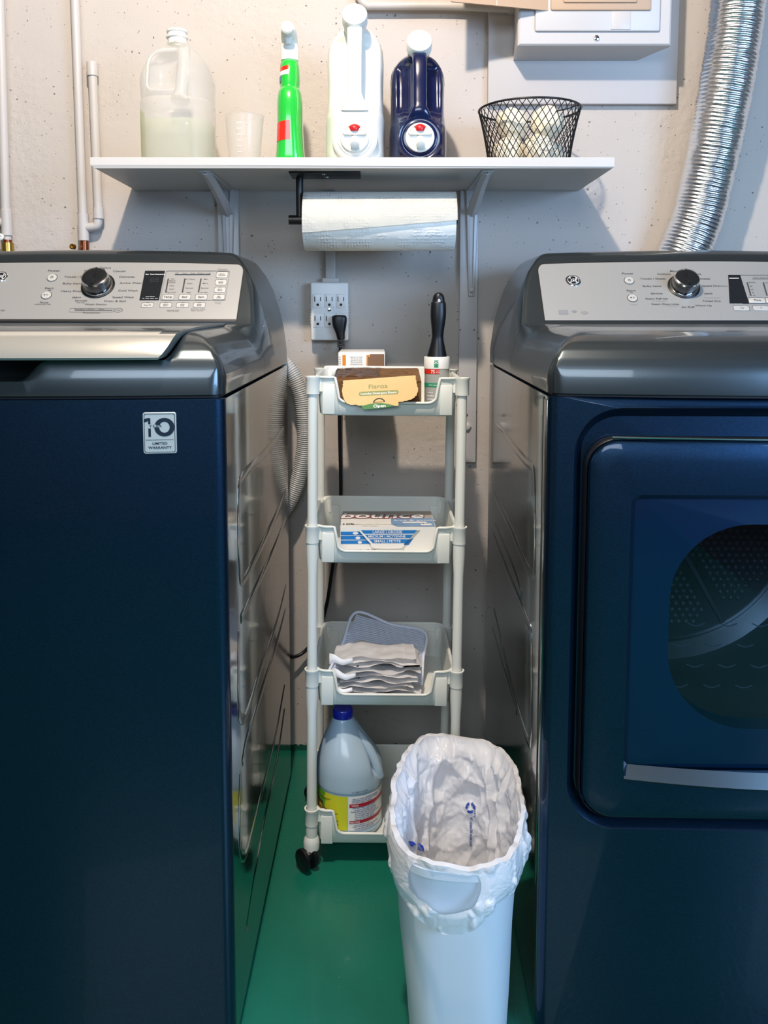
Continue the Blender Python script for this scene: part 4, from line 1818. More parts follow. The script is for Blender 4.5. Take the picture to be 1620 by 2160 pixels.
# wire basket with wool balls
Bk = at(1115, 330, 1.755)
bas = thing('wire_basket', 'round black wire mesh basket at the right end of the shelf', 'basket', (Bk.x, 1.755, ST))
RB, RT_, HB = .082, .1035, .122
bm = BM()
tube(bm, [Vector(((RT_) * math.cos(2 * PI * k / 64), (RT_) * math.sin(2 * PI * k / 64), HB)) for k in range(65)], .0022, 10)
link('rim', bm, BLACK_METAL, bas)
bm = BM()
tube(bm, [Vector(((RB) * math.cos(2 * PI * k / 64), (RB) * math.sin(2 * PI * k / 64), .002)) for k in range(65)], .0018, 8)
link('base_ring', bm, BLACK_METAL, bas)
bm = BM()
NW = 40


def bas_r(z):
    t = z / HB
    return RB + (RT_ - RB) * (t ** 1.5)


for s in (-1, 1):
    for k in range(NW):
        a0 = 2 * PI * k / NW
        pts = []
        for i in range(15):
            t = i / 14
            z = .002 + (HB - .002) * t
            a = a0 + s * t * 2 * PI * 5.5 / NW
            rr_ = bas_r(z) + (.0005 if s > 0 else -.0005)
            pts.append(Vector((rr_ * math.cos(a), rr_ * math.sin(a), z)))
        tube(bm, pts, .00085, 5)
link('wire_mesh', bm, BLACK_METAL, bas)
bm = BM()
hp = smooth_path([(.088, -.045, HB), (.070, -.050, HB - .008), (.045, -.050, HB - .014), (.040, -.03, HB - .016)], 6)
tube(bm, hp, .0013, 6)
link('folding_handle_end', bm, BLACK_METAL, bas)


def ball(loc, r, label, sq=.9, seed=0, m=None):
    bm = BM()
    bmesh.ops.create_icosphere(bm, subdivisions=5, radius=r)
    for v in bm.verts:
        d = noise.noise(v.co * 30 + Vector((seed, 0, 0))) * .09 + (noise.noise(v.co * 90 + Vector((0, seed, 0)))) * .03 + .035 * math.sin(v.co.x * 420 + 9 * noise.noise(v.co * 40 + Vector((seed, 4, 0))))
        v.co *= 1 + d
        v.co.z *= sq
    o = link('dryer_ball', bm, m or WOOL, sharp=180)
    o.location = loc
    o.rotation_euler = (seed * .7, seed * 1.3, seed)
    return tag(o, label, 'dryer ball', 'wool dryer balls in the wire basket')


bx, by = Bk.x, 1.755
ball((bx - .037, by - .010, ST + .090), .0345, 'cream wool dryer ball, upper left one in the wire basket', seed=1)
ball((bx + .033, by - .018, ST + .092), .0345, 'cream wool dryer ball, upper right one in the wire basket', seed=2)
ball((bx - .043, by - .012, ST + .033), .0330, 'cream wool dryer ball, lower left one in the wire basket', seed=3, sq=.86)
ball((bx + .012, by - .043, ST + .032), .0325, 'cream wool dryer ball, lower middle one in the wire basket', seed=4, sq=.86)
ball((bx + .044, by + .020, ST + .033), .0330, 'cream wool dryer ball, lower right one in the wire basket', seed=5, sq=.86)

# ------------------------------------------------------------------ pipes, panel, duct on the wall
YP = WY - .022


def coupler(bm, p, d, r, l=.028):
    lathe(bm, [(r, -l / 2), (r * 1.0, l / 2)], 20, aim(p, d))


def pipe_run(px_top, px_bot, py_bot, r=.0105):
    a = at(px_top, -60, YP)
    c = at(px_bot, py_bot, YP)
    return Vector((c.x, YP, a.z)), c


# pipe beside the shelf's left end
wp = thing('water_pipe', 'white painted water pipe with elbow and capped riser left of the shelf', 'pipe', tuple(at(178, 560, YP)))
o0 = Vector(wp.location)
bm = BM()
A_ = at(140, -500, YP)
B_ = at(176, 480, YP)
tube(bm, [A_ - o0, B_ - o0], .0098, 20)
link('main_pipe', bm, PIPE, wp)
bm = BM()
lathe(bm, [(.0098, -.03), (.0118, -.029), (.0118, .029), (.0098, .03)], 20, aim(B_ - o0, (0, 0, 1)))
T_ = at(176, 480, YP)
E1 = at(207, 478, YP)
link('tee_fitting', bm, PIPE, wp)
bm = BM()
R0, R1 = at(195, 145, YP), at(208, 455, YP)
tube(bm, smooth_path([T_ - o0, T_.lerp(E1, .6) - o0, Vector((R1.x - .004, YP, T_.z + .006)) - o0, Vector((R1.x, YP, T_.z + .03)) - o0], 6), .0098, 20)
link('elbow', bm, PIPE, wp)
bm = BM()
tube(bm, [R1 - o0, R0 - o0], .0098, 20)
link('riser_pipe', bm, PIPE, wp)
bm = BM()
lathe(bm, [(.0122, -.016), (.0122, .012), (.0105, .0145)], 20, aim(R0 - o0, (0, 0, 1)))
link('riser_cap', bm, PIPE, wp)
bm = BM()
lathe(bm, [(.0120, -.012), (.0120, .012)], 20, aim(R1 - o0 + Vector((0, 0, .005)), (0, 0, 1)))
link('riser_coupling', bm, PIPE, wp)
bm = BM()
C_ = at(178, 512, YP)
tube(bm, [B_ - o0, C_ - o0], .0093, 20)
link('painted_stub', bm, PIPE, wp)
bm = BM()
tube(bm, [C_ - o0 + Vector((0, 0, .006)), at(180, 620, YP) - o0], .0096, 20)
link('bare_copper_stub', bm, COPPER, wp)
bm = BM()
D_ = at(156, 521, YP - .01) - o0
lathe(bm, [(.006, 0), (.006, .008), (.0035, .0085), (.0035, .004)], 16, aim(D_, (-.3, -1, .1)))
link('drain_knob', bm, BRASS, wp)

wp = thing('supply_pipe', 'white painted supply pipe with brass valve at the photo left edge', 'pipe', tuple(at(18, 560, YP)))
o0 = Vector(wp.location)
bm = BM()
tube(bm, [at(-15, -500, YP) - o0, at(13, 470, YP) - o0], .0100, 20)
link('main_pipe', bm, PIPE, wp)
bm = BM()
c = at(14, 470, YP) - o0
lathe(bm, [(.0098, -.03), (.0118, -.028), (.0118, .028), (.0098, .03)], 20, aim(c, (0, 0, 1)))
tube(bm, smooth_path([c, c + Vector((-.02, 0, .002)), c + Vector((-.05, 0, .003))], 4), .0098, 20)
link('tee_fitting', bm, PIPE, wp)
bm = BM()
tube(bm, [c, at(16, 510, YP) - o0], .0088, 20)
link('painted_stub', bm, PIPE, wp)
bm = BM()
tube(bm, [at(16, 506, YP) - o0, at(17, 530, YP) - o0], .0094, 20)
link('bare_copper_stub', bm, COPPER, wp)
bm = BM()
lathe(bm, [(.010, 0), (.0125, .002), (.0125, .010), (.0105, .012), (.0105, .016), (.0135, .018), (.0135, .05)], 12, aim(at(18, 560, YP) - o0, (0, 0, 1)))
link('brass_valve', bm, BRASS, wp)
bm = BM()
lathe(bm, [(.007, 0), (.0075, .006), (.0035, .008), (.0035, .004)], 16, aim(at(3, 500, YP - .012) - o0, (0, -1, 0)))
link('drain_knob', bm, WHITE_PL, wp)

# conduit + breaker panel
t = thing('electrical_conduit', 'white horizontal conduit behind the jugs running to the breaker panel', 'conduit', tuple(at(900, 12, YP)))
o0 = Vector(t.location)
bm = BM()
tube(bm, smooth_path([at(755, -420, YP) - o0, at(755, -60, YP) - o0, at(757, -12, YP) - o0, at(772, 10, YP) - o0, at(800, 12, YP) - o0, at(950, 12, YP) - o0, at(1083, 20, YP) - o0], 6), .0088, 16)
link('conduit_tube', bm, PIPE, t)
bm = BM()
c = at(1082, 21, YP - .006) - o0
box(bm, c.x - .008, c.x + .008, -.012, .02, c.z - .006, c.z + .013, .002)
link('clamp', bm, PIPE, t)

pb = at(1029, 219, WY - .016)
pe = at(1427, 219, WY - .016)
bm = BM()
box(bm, pb.x, pe.x, WY - .016, WY + .002, pb.z, 2.12, .002)
tag(link('backing_board', bm, mat('painted_plywood', srgb(190, 185, 183), .5, bump=(30, .3, .001))), 'white painted plywood board behind the breaker panel', 'board')

Yf = 1.80
pa = at(1093, 92, Yf)
pc = at(1415, 92, Yf)
pan = thing('breaker_panel', 'white metal breaker panel box on the plywood board', 'electrical panel', ((pa.x + pc.x) / 2, WY - .016, pa.z))
o0 = Vector(pan.location)
xl, xr = pa.x - o0.x, pc.x - o0.x
bm = BM()
f_ = Yf - o0.y
zb = 0
rings(bm, [[Vector((xl + .004, f_, zb)), Vector((xr - .004, f_, zb)), Vector((xr - .004, f_, .44)), Vector((xl + .004, f_, .44))],
           [Vector((xl, f_ + .003, zb - .003)), Vector((xr, f_ + .003, zb - .003)), Vector((xr, f_ + .003, .443)), Vector((xl, f_ + .003, .443))],
           [Vector((xl - .001, f_ + .010, zb - .004)), Vector((xr, f_ + .010, zb - .004)), Vector((xr, f_ + .01, .444)), Vector((xl - .001, f_ + .01, .444))],
           [Vector((xl + .004, -.001, zb - .010)), Vector((xr - .045, -.001, zb - .010)), Vector((xr - .045, -.001, .444)), Vector((xl + .004, -.001, .444))]])
link('box', bm, PAINTW, pan, smooth=False)
bm = BM()
x1 = at(1128, 30, Yf).x - o0.x
x2 = at(1392, 30, Yf).x - o0.x
z1 = at(1200, 62, Yf).z - o0.z
z2 = at(1200, 26, Yf).z - o0.z
box(bm, x1, x2, f_ - .005, f_ + .001, z1 - .005, .40, .004)
cov = link('cover_plate', bm, PAINTW, pan)
bm = BM()
x3 = at(1160, 20, Yf).x - o0.x
x4 = at(1371, 20, Yf).x - o0.x
box(bm, x3, x4, f_ - .010, f_ + .001, z2 + .001, .36, .004)
link('inner_cover', bm, TAN, cov)
bm = BM()
x5 = at(1186, 10, Yf).x - o0.x
x6 = at(1340, 10, Yf).x - o0.x
box(bm, x5, x6, f_ - .0135, f_ - .009, at(1200, 10, Yf).z - o0.z, .34, .003)
link('breaker_strip', bm, TAN, cov)
bm = BM()
x5 = at(1289, 10, Yf).x - o0.x
x6 = at(1330, 10, Yf).x - o0.x
box(bm, x5, x6, f_ - .0062, f_ - .004, at(1200, 64, Yf).z - o0.z, at(1200, 26, Yf).z - o0.z, .001)
link('blank_sticker', bm, PAINTW, cov)
bm = BM()
c = at(1258, 80, Yf - .001) - o0
lathe(bm, [(.0058, 0), (.0052, .002), (.002, .003)], 16, aim(c, (0, -1, 0)))
sc_ = link('screw', bm, CHROME, pan)
bm = BM()
box(bm, c.x - .003, c.x + .003, c.y - .0038, c.y - .002, c.z - .0005, c.z + .0005)
box(bm, c.x - .0005, c.x + .0005, c.y - .0038, c.y - .002, c.z - .003, c.z + .003)
link('screw_slot', bm, DARK_GAP, sc_)
bm = BM()                                                # opened door, swung to the left
da, db = at(952, 3, 1.74), at(1156, 22, Yf - .006)
da, db = da - o0, db - o0
bt = Vector((0, 0, .40))
th = Vector((.0, .004, 0))
rings(bm, [[da, db, db + th, da + th], [da + bt, db + bt, db + bt + th, da + bt + th]])
dr = link('door', bm, TAN, pan, smooth=False)
bm = BM()
c = da.lerp(db, .46)
n_ = (db - da).normalized()
p_ = c + Vector((0, -.0006, 0))
rings(bm, [[p_, p_ + n_ * .0012, p_ + n_ * .0012 + Vector((0, -.0005, 0)), p_ + Vector((0, -.0005, 0))], [q_ + bt for q_ in (p_, p_ + n_ * .0012, p_ + n_ * .0012 + Vector((0, -.0005, 0)), p_ + Vector((0, -.0005, 0)))]])
link('label_edge', bm, WHITE_PL, dr, smooth=False)

# vent duct
duct_pts = smooth_path([at(1572, -420, 1.80), at(1568, -200, 1.80), at(1563, -80, 1.80), at(1557, 0, 1.805), at(1546, 90, 1.81), at(1528, 200, 1.815), at(1508, 300, 1.825), at(1489, 385, 1.835), at(1472, 455, 1.84), at(1448, 520, 1.843), at(1415, 600, 1.844), at(1395, 640, 1.844)], 12)
Ls = [0]
for a_, b_ in zip(duct_pts, duct_pts[1:]):
    Ls.append(Ls[-1] + (b_ - a_).length)
tot = Ls[-1]
pitch = .0082
steps = int(tot / pitch * 6)
P_, R_ = [], []
j = 0
for i in range(steps + 1):
    s = tot * i / steps
    while j < len(Ls) - 2 and Ls[j + 1] < s:
        j += 1
    t_ = (s - Ls[j]) / (Ls[j + 1] - Ls[j])
    P_.append(duct_pts[j].lerp(duct_pts[j + 1], t_))
    ph = s / pitch
    R_.append(ph)
bm = BM()
seg = 64
u_ = Vector((1, 0, 0))
prev = []
rsd = []
for i, p in enumerate(P_):
    tt = (P_[min(i + 1, steps)] - P_[max(i - 1, 0)]).normalized()
    u_ = (u_ - tt * u_.dot(tt)).normalized()
    v_ = tt.cross(u_)
    ring = []
    for k in range(seg):
        a = 2 * PI * k / seg
        ph = R_[i] + k / seg
        big = (.0022 if int(ph) % 5 == 0 else 0)
        rad = .0535 + .0021 * abs(math.sin(PI * ph)) ** .7 - (.0012 if int(ph) % 5 == 0 else 0)
        rad += .0012 * noise.noise(Vector((math.cos(a) * 2.2, math.sin(a) * 2.2, R_[i] * .33))) + .0006 * noise.noise(Vector((math.cos(a) * 9, math.sin(a) * 9, R_[i] * .9)))
        jit = .0012 * noise.noise(Vector((math.cos(a) * 3, math.sin(a) * 3 + 7, R_[i] * .5)))
        ring.append(p + (u_ * math.cos(a) + v_ * math.sin(a)) * rad + tt * jit)
    rsd.append(ring)
rings(bm, rsd, False, False)
tag(link('vent_duct', bm, FOIL, sharp=180), 'shiny corrugated aluminium vent duct rising behind the dryer', 'vent duct')

# outlet
oc = at(695, 657, WY - .03)
out_ = thing('wall_outlet', 'white six-socket wall outlet on the concrete behind the cart', 'outlet', (oc.x, WY, oc.z))
hw, hh = .0425, .0650
bm = BM()
box(bm, -hw, hw, -.032, .001, -hh, hh, .004, 3)
ob = link('body', bm, OUTLET, out_)
bm = BM()
for k in range(7):
    for s in (-1, 1):
        box(bm, s * hw - .0015, s * hw + .0015, -.026, -.008, .012 - k * .0065, .0155 - k * .0065, .001)
link('side_grip', bm, OUTLET, ob)
for r_, zc2 in ((0, .025), (1, -.018)):
    for k in range(3):
        cx_ = -.026 + k * .026
        bm = BM()
        box(bm, cx_ - .0115, cx_ + .0115, -.0335, -.030, zc2 - .018, zc2 + .014, .0015)
        sk = link('socket', bm, OUTLET, out_)
        bm = BM()
        box(bm, cx_ - .0075, cx_ - .0057, -.0342, -.033, zc2 - .003, zc2 + .008)
        box(bm, cx_ + .0055, cx_ + .0071, -.0342, -.033, zc2 - .002, zc2 + .007)
        lathe(bm, [(.0030, 0), (.0030, .0009)], 12, aim((cx_, -.0333, zc2 - .010), (0, -1, 0)))
        link('slots', bm, DARK_GAP, sk)
bm = BM()
lathe(bm, [(.0042, 0), (.0038, .0015), (.001, .002)], 14, aim((0, -.032, .0035), (0, -1, 0)))
link('screw', bm, CHROME, out_)
t = thing('outlet_conduit', 'short white conduit dropping down the wall into the six-socket outlet', 'conduit', (oc.x + .002, WY - .012, oc.z + hh))
bm = BM()
box(bm, -.0115, .0115, -.006, .0115, .004, .20, .003)
link('conduit_tube', bm, PIPE, t)
bm = BM()
box(bm, -.019, .019, -.008, .0115, .0, .010, .002)
link('conduit_collar', bm, PIPE, t)

# plug and cord
pg = at(716, 685, WY - .05)
t = thing('power_cord', 'black appliance power cord with plug hanging from the wall outlet', 'power cord', (pg.x, WY - .045, pg.z))
o0 = Vector(t.location)
bm = BM()
Loft(smooth_rings([(-.034, .003, 0, .0065, .007, 2.2), (-.030, .003, 0, .0088, .008, 2.3), (-.018, .0015, 0, .0105, .010, 2.6), (-.004, 0, 0, .0148, .011, 2.6), (.010, 0, 0, .0165, .011, 2.8), (.019, 0, 0, .0150, .010, 2.6), (.0215, 0, 0, .009, .007, 2.2)], 4)).build(bm, 32)
link('plug', bm, BLACK_PL, t)
bm = BM()
for k in range(4):
    box(bm, -.0055, .0115, -.008, .008, -.038 - k * .004, -.0355 - k * .004, .001)
link('strain_relief', bm, BLACK_PL, t)
bm = BM()
cp = [pg + Vector((.003, -.0, -.036)), at(718, 740, WY - .045), at(716, 850, WY - .03), at(717, 930, WY - .02), at(719, 1040, WY - .018), at(714, 1110, WY - .02), at(700, 1205, WY - .02), at(688, 1280, WY - .02), at(668, 1340, WY - .02), at(640, 1376, WY - .025), at(612, 1385, WY - .04), at(590, 1362, WY - .05)]
cp = [Vector((p.x, p.y, p.z)) - o0 for p in cp]
tube(bm, smooth_path(cp, 8), .0042, 10)
link('cord', bm, BLACK_PL, t)

# drain hose
hp = smooth_path([at(570, 750, 1.83), at(608, 775, 1.83), at(633, 825, 1.83), at(642, 880, 1.83), at(642, 940, 1.835), at(632, 1000, 1.84), at(614, 1050, 1.84), at(588, 1090, 1.84)], 30)
Ls = [0]
for a_, b_ in zip(hp, hp[1:]):
    Ls.append(Ls[-1] + (b_ - a_).length)
bm = BM()
tot = Ls[-1]
st = int(tot / .0042 * 4)
pts, rad = [], []
j = 0
for i in range(st + 1):
    s = tot * i / st
    while j < len(Ls) - 2 and Ls[j + 1] < s:
        j += 1
    pts.append(hp[j].lerp(hp[j + 1], (s - Ls[j]) / max(Ls[j + 1] - Ls[j], 1e-9)))
    rad.append(.0165 + .0016 * math.sin(2 * PI * s / .0046))
tube(bm, pts, rad, 24)
tag(link('drain_hose', bm, HOSE, sharp=180), 'grey ribbed drain hose curving out behind the washing machine', 'hose')

# ------------------------------------------------------------------ rolling cart
CY0, CY1 = 1.482, 1.700
XL, XR = -.1165, .1515
cart = thing('rolling_cart', 'slim white four-tier rolling cart standing between washer and dryer', 'cart', ((XL + XR) / 2 - .003, (CY0 + CY1) / 2, 0))
cart.rotation_euler = (0, R(.55), 0)
bpy.context.view_layer.update()
cxm, cym = (XL + XR) / 2, (CY0 + CY1) / 2
hx = (XR - XL) / 2
hy = (CY1 - CY0) / 2
RIM = [.929, .657, .386, .114]


def tray(zr, nm):
    """zr: height of the corner rim"""
    ox, oy = hx - .006, hy + .006
    # plan path of the wall (rounded rectangle), start at front-left going round
    n = 10
    path = rrect(-ox, ox, -oy, oy, .024, n)
    # densify straight runs
    pp = []
    m = len(path)
    for i in range(m):
        a, c = path[i], path[(i + 1) % m]
        L = math.hypot(c[0] - a[0], c[1] - a[1])
        k = max(1, int(L / .0035))
        for q_ in range(k):
            pp.append((lerp(a[0], c[0], q_ / k), lerp(a[1], c[1], q_ / k)))
    zf = zr - .0690                                      # underside
    low = zr - .0445

    def top(x, y):
        if y < -oy + .024:                               # front: U cut-out
            e = ox - abs(x)
            if e < .037:
                return zr
            if e < .039:
                return lerp(zr, low + .017, (e - .037) / .002)
            if e < .057:
                t_ = (e - .039) / .018
                return low + .017 * (1 - math.sqrt(max(0, 1 - (1 - t_) ** 2)))
            return low
        if y > oy - .012:
            return zr + .004
        return zr
    top2 = top
    wall_o, rimpts = [], []
    bot, topo, topi, boti = [], [], [], []
    for x, y in pp:
        z = top2(x, y)
        L = math.hypot(x, y)
        kx, ky = 1 - .0025 / ox, 1 - .0025 / oy
        dr = .955
        bot.append(Vector((x * dr, y * dr, zf + .003)))
        topo.append(Vector((x, y, z)))
        topi.append(Vector((x * kx, y * ky, z)))
        boti.append(Vector((x * dr * kx, y * dr * ky, zf + .006)))
        rimpts.append(Vector((x, y, z)))
    inb = [Vector((p.x * .97, p.y * .97, zf)) for p in bot]
    bm = BM()
    rings(bm, [inb, bot, [b_.lerp(t_, .5) for b_, t_ in zip(bot, topo)], topo, topi, [b_.lerp(t_, .5) for b_, t_ in zip(boti, topi)], boti], True, True)
    tr = link('tray', bm, CART, cart, sharp=50)
    bm = BM()
    rp_ = rimpts + rimpts[:1]
    tube(bm, [p + Vector((p.x * .006, p.y * .006, 0)) for p in rp_], .0027, 8, cap=False)
    link('rim', bm, CART, tr, sharp=80)
    # corner sleeves with a flat web joining them to the tray
    for sx_ in (-1, 1):
        for sy in (-1, 1):
            cx_, cy_ = sx_ * (hx + .0), sy * (hy)
            bm = BM()
            lathe(bm, [(.0125, zr - .030), (.0125, zr - .004), (.0140, zr - .001), (.0140, zr + .0015), (.0105, zr + .0015), (.0100, zr - .03)], 24, Matrix.Translation((cx_, cy_, 0)), cap=False)
            xa, xb = sorted((cx_, sx_ * (ox - .018)))
            ya, yb = sorted((cy_ - .001 * sy, cy_ - .004 * sy))
            box(bm, xa, xb, ya - .001, yb + .001, zr - .026, zr - .002)
            xa, xb = sorted((sx_ * (ox - .012), sx_ * (ox - .034)))
            box(bm, xa, xb, min(cy_ - .002, cy_ + .002) - .004 * (sy < 0), max(cy_ - .002, cy_ + .002), zr - .066, zr - .012, .001)
            link('corner_sleeve', bm, CART, tr)


for i, z in enumerate(RIM):
    tray(z, i)
for sx_ in (-1, 1):
    for sy in (-1, 1):
        bm = BM()
        x, y = sx_ * hx, sy * hy
        pr_ = [(.0092, .045)]
        for z in RIM[::-1]:
            pr_ += [(.0112, z - .052), (.0112, z - .028)] if z < .9 else [(.0092, z - .03)]
            if z < .9:
                pr_ += [(.0092, z - .0275), (.0092, z + .02), (.0092, z + .1), (.0092, z + .18)]
        pr_ += [(.0092, .928)]
        lathe(bm, pr_, 24, Matrix.Translation((x, y, 0)))
        link('post', bm, CART, cart, sharp=30)
        # caster
        bm = BM()
        lathe(bm, [(.0105, .034), (.0150, .036), (.0155, .048), (.0140, .056), (.0105, .062)], 24, Matrix.Translation((x, y, 0)))
        ca = link('caster_socket', bm, WHITE_PL, cart)
        bm = BM()
        dirn = Vector((-.75, -.66, 0)) if sy < 0 else Vector((-.4, -.9, 0))
        for o2 in (-.009, .009):
            M = aim(Vector((x, y, .0215)) + Vector((-.008, -.010, 0)) + dirn * (o2 - .005), dirn)
            lathe(bm, [(.004, 0), (.017, 0), (.0205, .002), (.021, .005), (.0205, .008), (.017, .010), (.012, .0095), (.004, .0108)], 32, M)
        link('wheel', bm, BLACK_PL, ca)
        bm = BM()
        lathe(bm, [(.012, .022), (.013, .034), (.006, .040)], 20, Matrix.Translation((x - .006, y - .006, 0)))
        link('wheel_fork', bm, BLACK_PL, ca)

FLOORZ = [z - .063 for z in RIM]

# ------------------------------------------------------------------ contents of the cart
# cardboard detergent box, torn flap hanging over the lip
cb = at(796, 850, 1.53)
z0 = FLOORZ[0] + .0005
bxo = thing('detergent_box', 'torn brown cardboard detergent sheet box in the top tray', 'cardboard box', (cb.x, 1.543, z0), R(-2))
bw, bd, bh = .081, .045, .071
bm = BM()
o_ = [Vector((-bw, -bd, 0)), Vector((bw, -bd, 0)), Vector((bw, bd, 0)), Vector((-bw, bd, 0))]
t_ = [Vector((-bw * 1.0, -bd, bh - .016)), Vector((bw, -bd, bh - .018)), Vector((bw * .92, bd, bh + .002)), Vector((-bw * .97, bd, bh))]
rings(bm, [o_, t_], True, False)
bmesh.ops.solidify(bm, geom=bm.faces[:], thickness=.0015)
link('carton', bm, CARD, bxo, smooth=False)
bm = BM()                                                # sagging top
rows = []
for i in range(17):
    x = lerp(-bw, bw, i / 16)
    row = []
    for j in range(7):
        y = lerp(-bd, bd, j / 6)
        z = lerp(bh - .017, bh + .001, j / 6) + .0022 * noise.noise(Vector((x * 60, y * 60, 1))) + .0008
        row.append(Vector((x * lerp(1, .95, j / 6), y, z)))
    rows.append(row)
rings(bm, rows, False, False, closed=False)
bmesh.ops.solidify(bm, geom=bm.faces[:], thickness=.001)
top_ = link('torn_top', bm, CARD, bxo, smooth=False)
bm = BM()
for i in range(16):
    x = lerp(-.045, .06, i / 15)
    text(bm, random.choice(['ab', 'ne', 'di', 'eco', 'of']), .009, lambda a, c: Vector((a, c, bh - .006 + (c + .01) * .2)), x, random.uniform(-.012, .02), skew=.3)
link('top_printing', bm, mat('brown_ink', srgb(108, 76, 48), .7), top_, smooth=False)
# front flap: tan, ragged outline, leaning outwards
fl = thing_fl = None
FO = at(808, 838, 1.468)


def flapmap(x, y, h=0):
    # x across, y up from the lip; leans back upward
    y2 = y
    return Vector((x + .006, -bd - .030 + y2 * .50 - h, bh - .004 - .044 + y2 * .82 + x * .055))


outl = []
top_edge = [(-.066, .045), (-.03, .0465), (.0, .0470), (.03, .0478), (.0640, .0485)]
outl += top_edge[::-1]
rag = random.Random(3)
left = [(-.0665, .035), (-.0675, .022), (-.066, .012), (-.0615, .002), (-.055, -.004), (-.044, -.0065), (-.030, -.0080), (-.018, -.009)]
bottom = [(-.006, -.011), (.008, -.0125), (.022, -.013), (.034, -.0125)]
right = [(.034, -.005), (.048, -.003), (.058, .0), (.066, .007), (.069, .018), (.067, .028), (.065, .04)]
outl += left + bottom + right
outl2 = []
for i, p in enumerate(outl):
    q_ = outl[(i + 1) % len(outl)]
    for k in range(4):
        t_ = k / 4
        j_ = .0009 if 4 <= i < 12 or i > 16 else .0002
        outl2.append((lerp(p[0], q_[0], t_) + rag.uniform(-j_, j_), lerp(p[1], q_[1], t_) + rag.uniform(-j_, j_)))
bm = BM()
prism(bm, outl2, flapmap, 0, .0016)
flap = link('tan_flap', bm, CARD_LT, bxo, smooth=False)
fp = lambda h: (lambda x, y: flapmap(x, y, .0016 + h))
bm = BM()
text(bm, 'Fisroa', .0125, fp(.0004), -.003, .0300, bold=.012, sx=1.15)
oo = rrect(-.037, .034, .0115, .0200, .004, 5)
poly(bm, oo, fp(.0003))
link('flap_lettering', bm, OLIVE_PR, flap, smooth=False)
bm = BM()
text(bm, 'Laundry Detergent Sheets', .0062, fp(.0007), -.0015, .0158, bold=.01, sx=.98)
link('flap_white_lettering', bm, WHITE_PR, flap, smooth=False)
bm = BM()
poly(bm, [(-.032, -.009), (-.018, -.0062), (-.008, -.0048), (.004, -.0052), (.016, -.008), (.028, -.0118), (.022, -.0132), (.006, -.0150), (-.012, -.0160), (-.028, -.0160)], fp(.0006))
gp = link('open_tab', bm, GREEN_PR, flap, smooth=False)
bm = BM()
text(bm, 'Open', .0082, fp(.0010), .0005, -.0105, bold=.02, sx=1.2)
link('tab_lettering', bm, WHITE_PR, gp, smooth=False)
bm = BM()
ringpoly(bm, [(-.0005 + .0115 * math.cos(R(a)), -.006 + .0115 * math.sin(R(a))) for a in range(20, 165, 8)][::1], [(-.0005 + .0095 * math.cos(R(a)), -.0062 + .0100 * math.sin(R(a))) for a in range(20, 165, 8)], fp(.0009))
link('thumb_notch', bm, DARK_GAP, flap, smooth=False)
bm = BM()                                                # clear wrap crumpled on the left corner
rows = []
for i in range(21):
    x = lerp(-bw - .010, -bw + .085, i / 20)
    row = []
    for j in range(11):
        y = lerp(-bd - .006, bd, j / 10)
        z = bh + .001 + .006 * noise.noise(Vector((x * 70, y * 70, 3))) - (.02 if i < 3 else 0) * (3 - i) / 3 - .012 * (1 - j / 10)
        row.append(Vector((x, y, z + .002)))
    rows.append(row)
rings(bm, rows, False, False, closed=False)
link('clear_wrap', bm, glass_pane('clear_wrap', (.97, .97, .96, 1), .12), bxo)

# carton wedged behind the cart
c0 = at(715, 741, 1.76)
c1 = at(812, 741, 1.76)
wc = thing('orange_carton', 'small white and orange printed carton behind the top tray', 'carton', ((c0.x + c1.x) / 2, 1.722, c0.z))
hw = (c1.x - c0.x) / 2
bm = BM()
box(bm, -hw, hw, 0, .170, -.075, 0, .002)
link('carton_body', bm, CARTON, wc)
bm = BM()
f_ = lambda x, y: Vector((x, -.0007, y))
for (a, c, e, g) in ((-.040, -.033, -.07, -.006), (.010, .0165, -.07, -.006)):
    quad(bm, f_, a, c, e, g)
link('orange_band', bm, ORANGE, wc, smooth=False)
bm = BM()
quad(bm, f_, .017, hw - .002, -.07, -.004)
quad(bm, lambda x, y: Vector((x, -.0009, y)), .013, hw - .006, -.034, -.010)
link('brown_panel', bm, mat('brown_carton_print', srgb(136, 104, 78), .35), wc, smooth=False)
bm = BM()
for k in range(13):
    text(bm, random.choice(['ingredients water', 'keep out of reach', 'directions for use', 'store in cool dry', 'do not mix with']), .0036, f_, -.011, -.010 - k * .0038, bold=0)
for k in range(9):
    text(bm, random.choice(['use', 'and', 'net']), .0034, f_, -.0455, -.010 - k * .0045)
link('fine_print', bm, INK, wc, smooth=False)

# lint roller
lc = at(921, 845, 1.565)
lr = thing('lint_roller', 'lint roller standing upright with black handle in the top tray', 'lint roller', (lc.x, 1.565, z0))
zt = at(921, 752, 1.565).z - z0
zh = at(921, 617, 1.58).z - z0
sl = Loft([(0, 0, 0, .0225, .0225, 2), (.001, 0, 0, .0235, .0235, 2), (zt - .0225, 0, 0, .0235, .0235, 2), (zt - .022, 0, 0, .0243, .0243, 2), (zt - .001, 0, 0, .0243, .0243, 2), (zt, 0, 0, .0235, .0235, 2)])
bm = BM()
sl.build(bm, 40)
for f in bm.faces:
    if f.calc_center_median().z > zt - .0223:
        f.material_index = 1
sle = link('adhesive_sleeve', bm, [ROLLPL, WHITE_PL], lr, sharp=40)
smap = lambda off: (lambda x, y: sl.p(-PI / 2 + x / .0235, y, off))
bm = BM()
sl.decal(bm, R(-170), R(-82), zt - .0315, zt - .0228, .0006, 12, 1)
link('red_band', bm, RED, sle)
bm = BM()
sl.decal(bm, R(-170), R(-86), zt - .0560, zt - .0485, .0006, 12, 1)
sl.decal(bm, R(-106), R(-88), zt - .0190, zt - .0060, .0006, 4, 1)
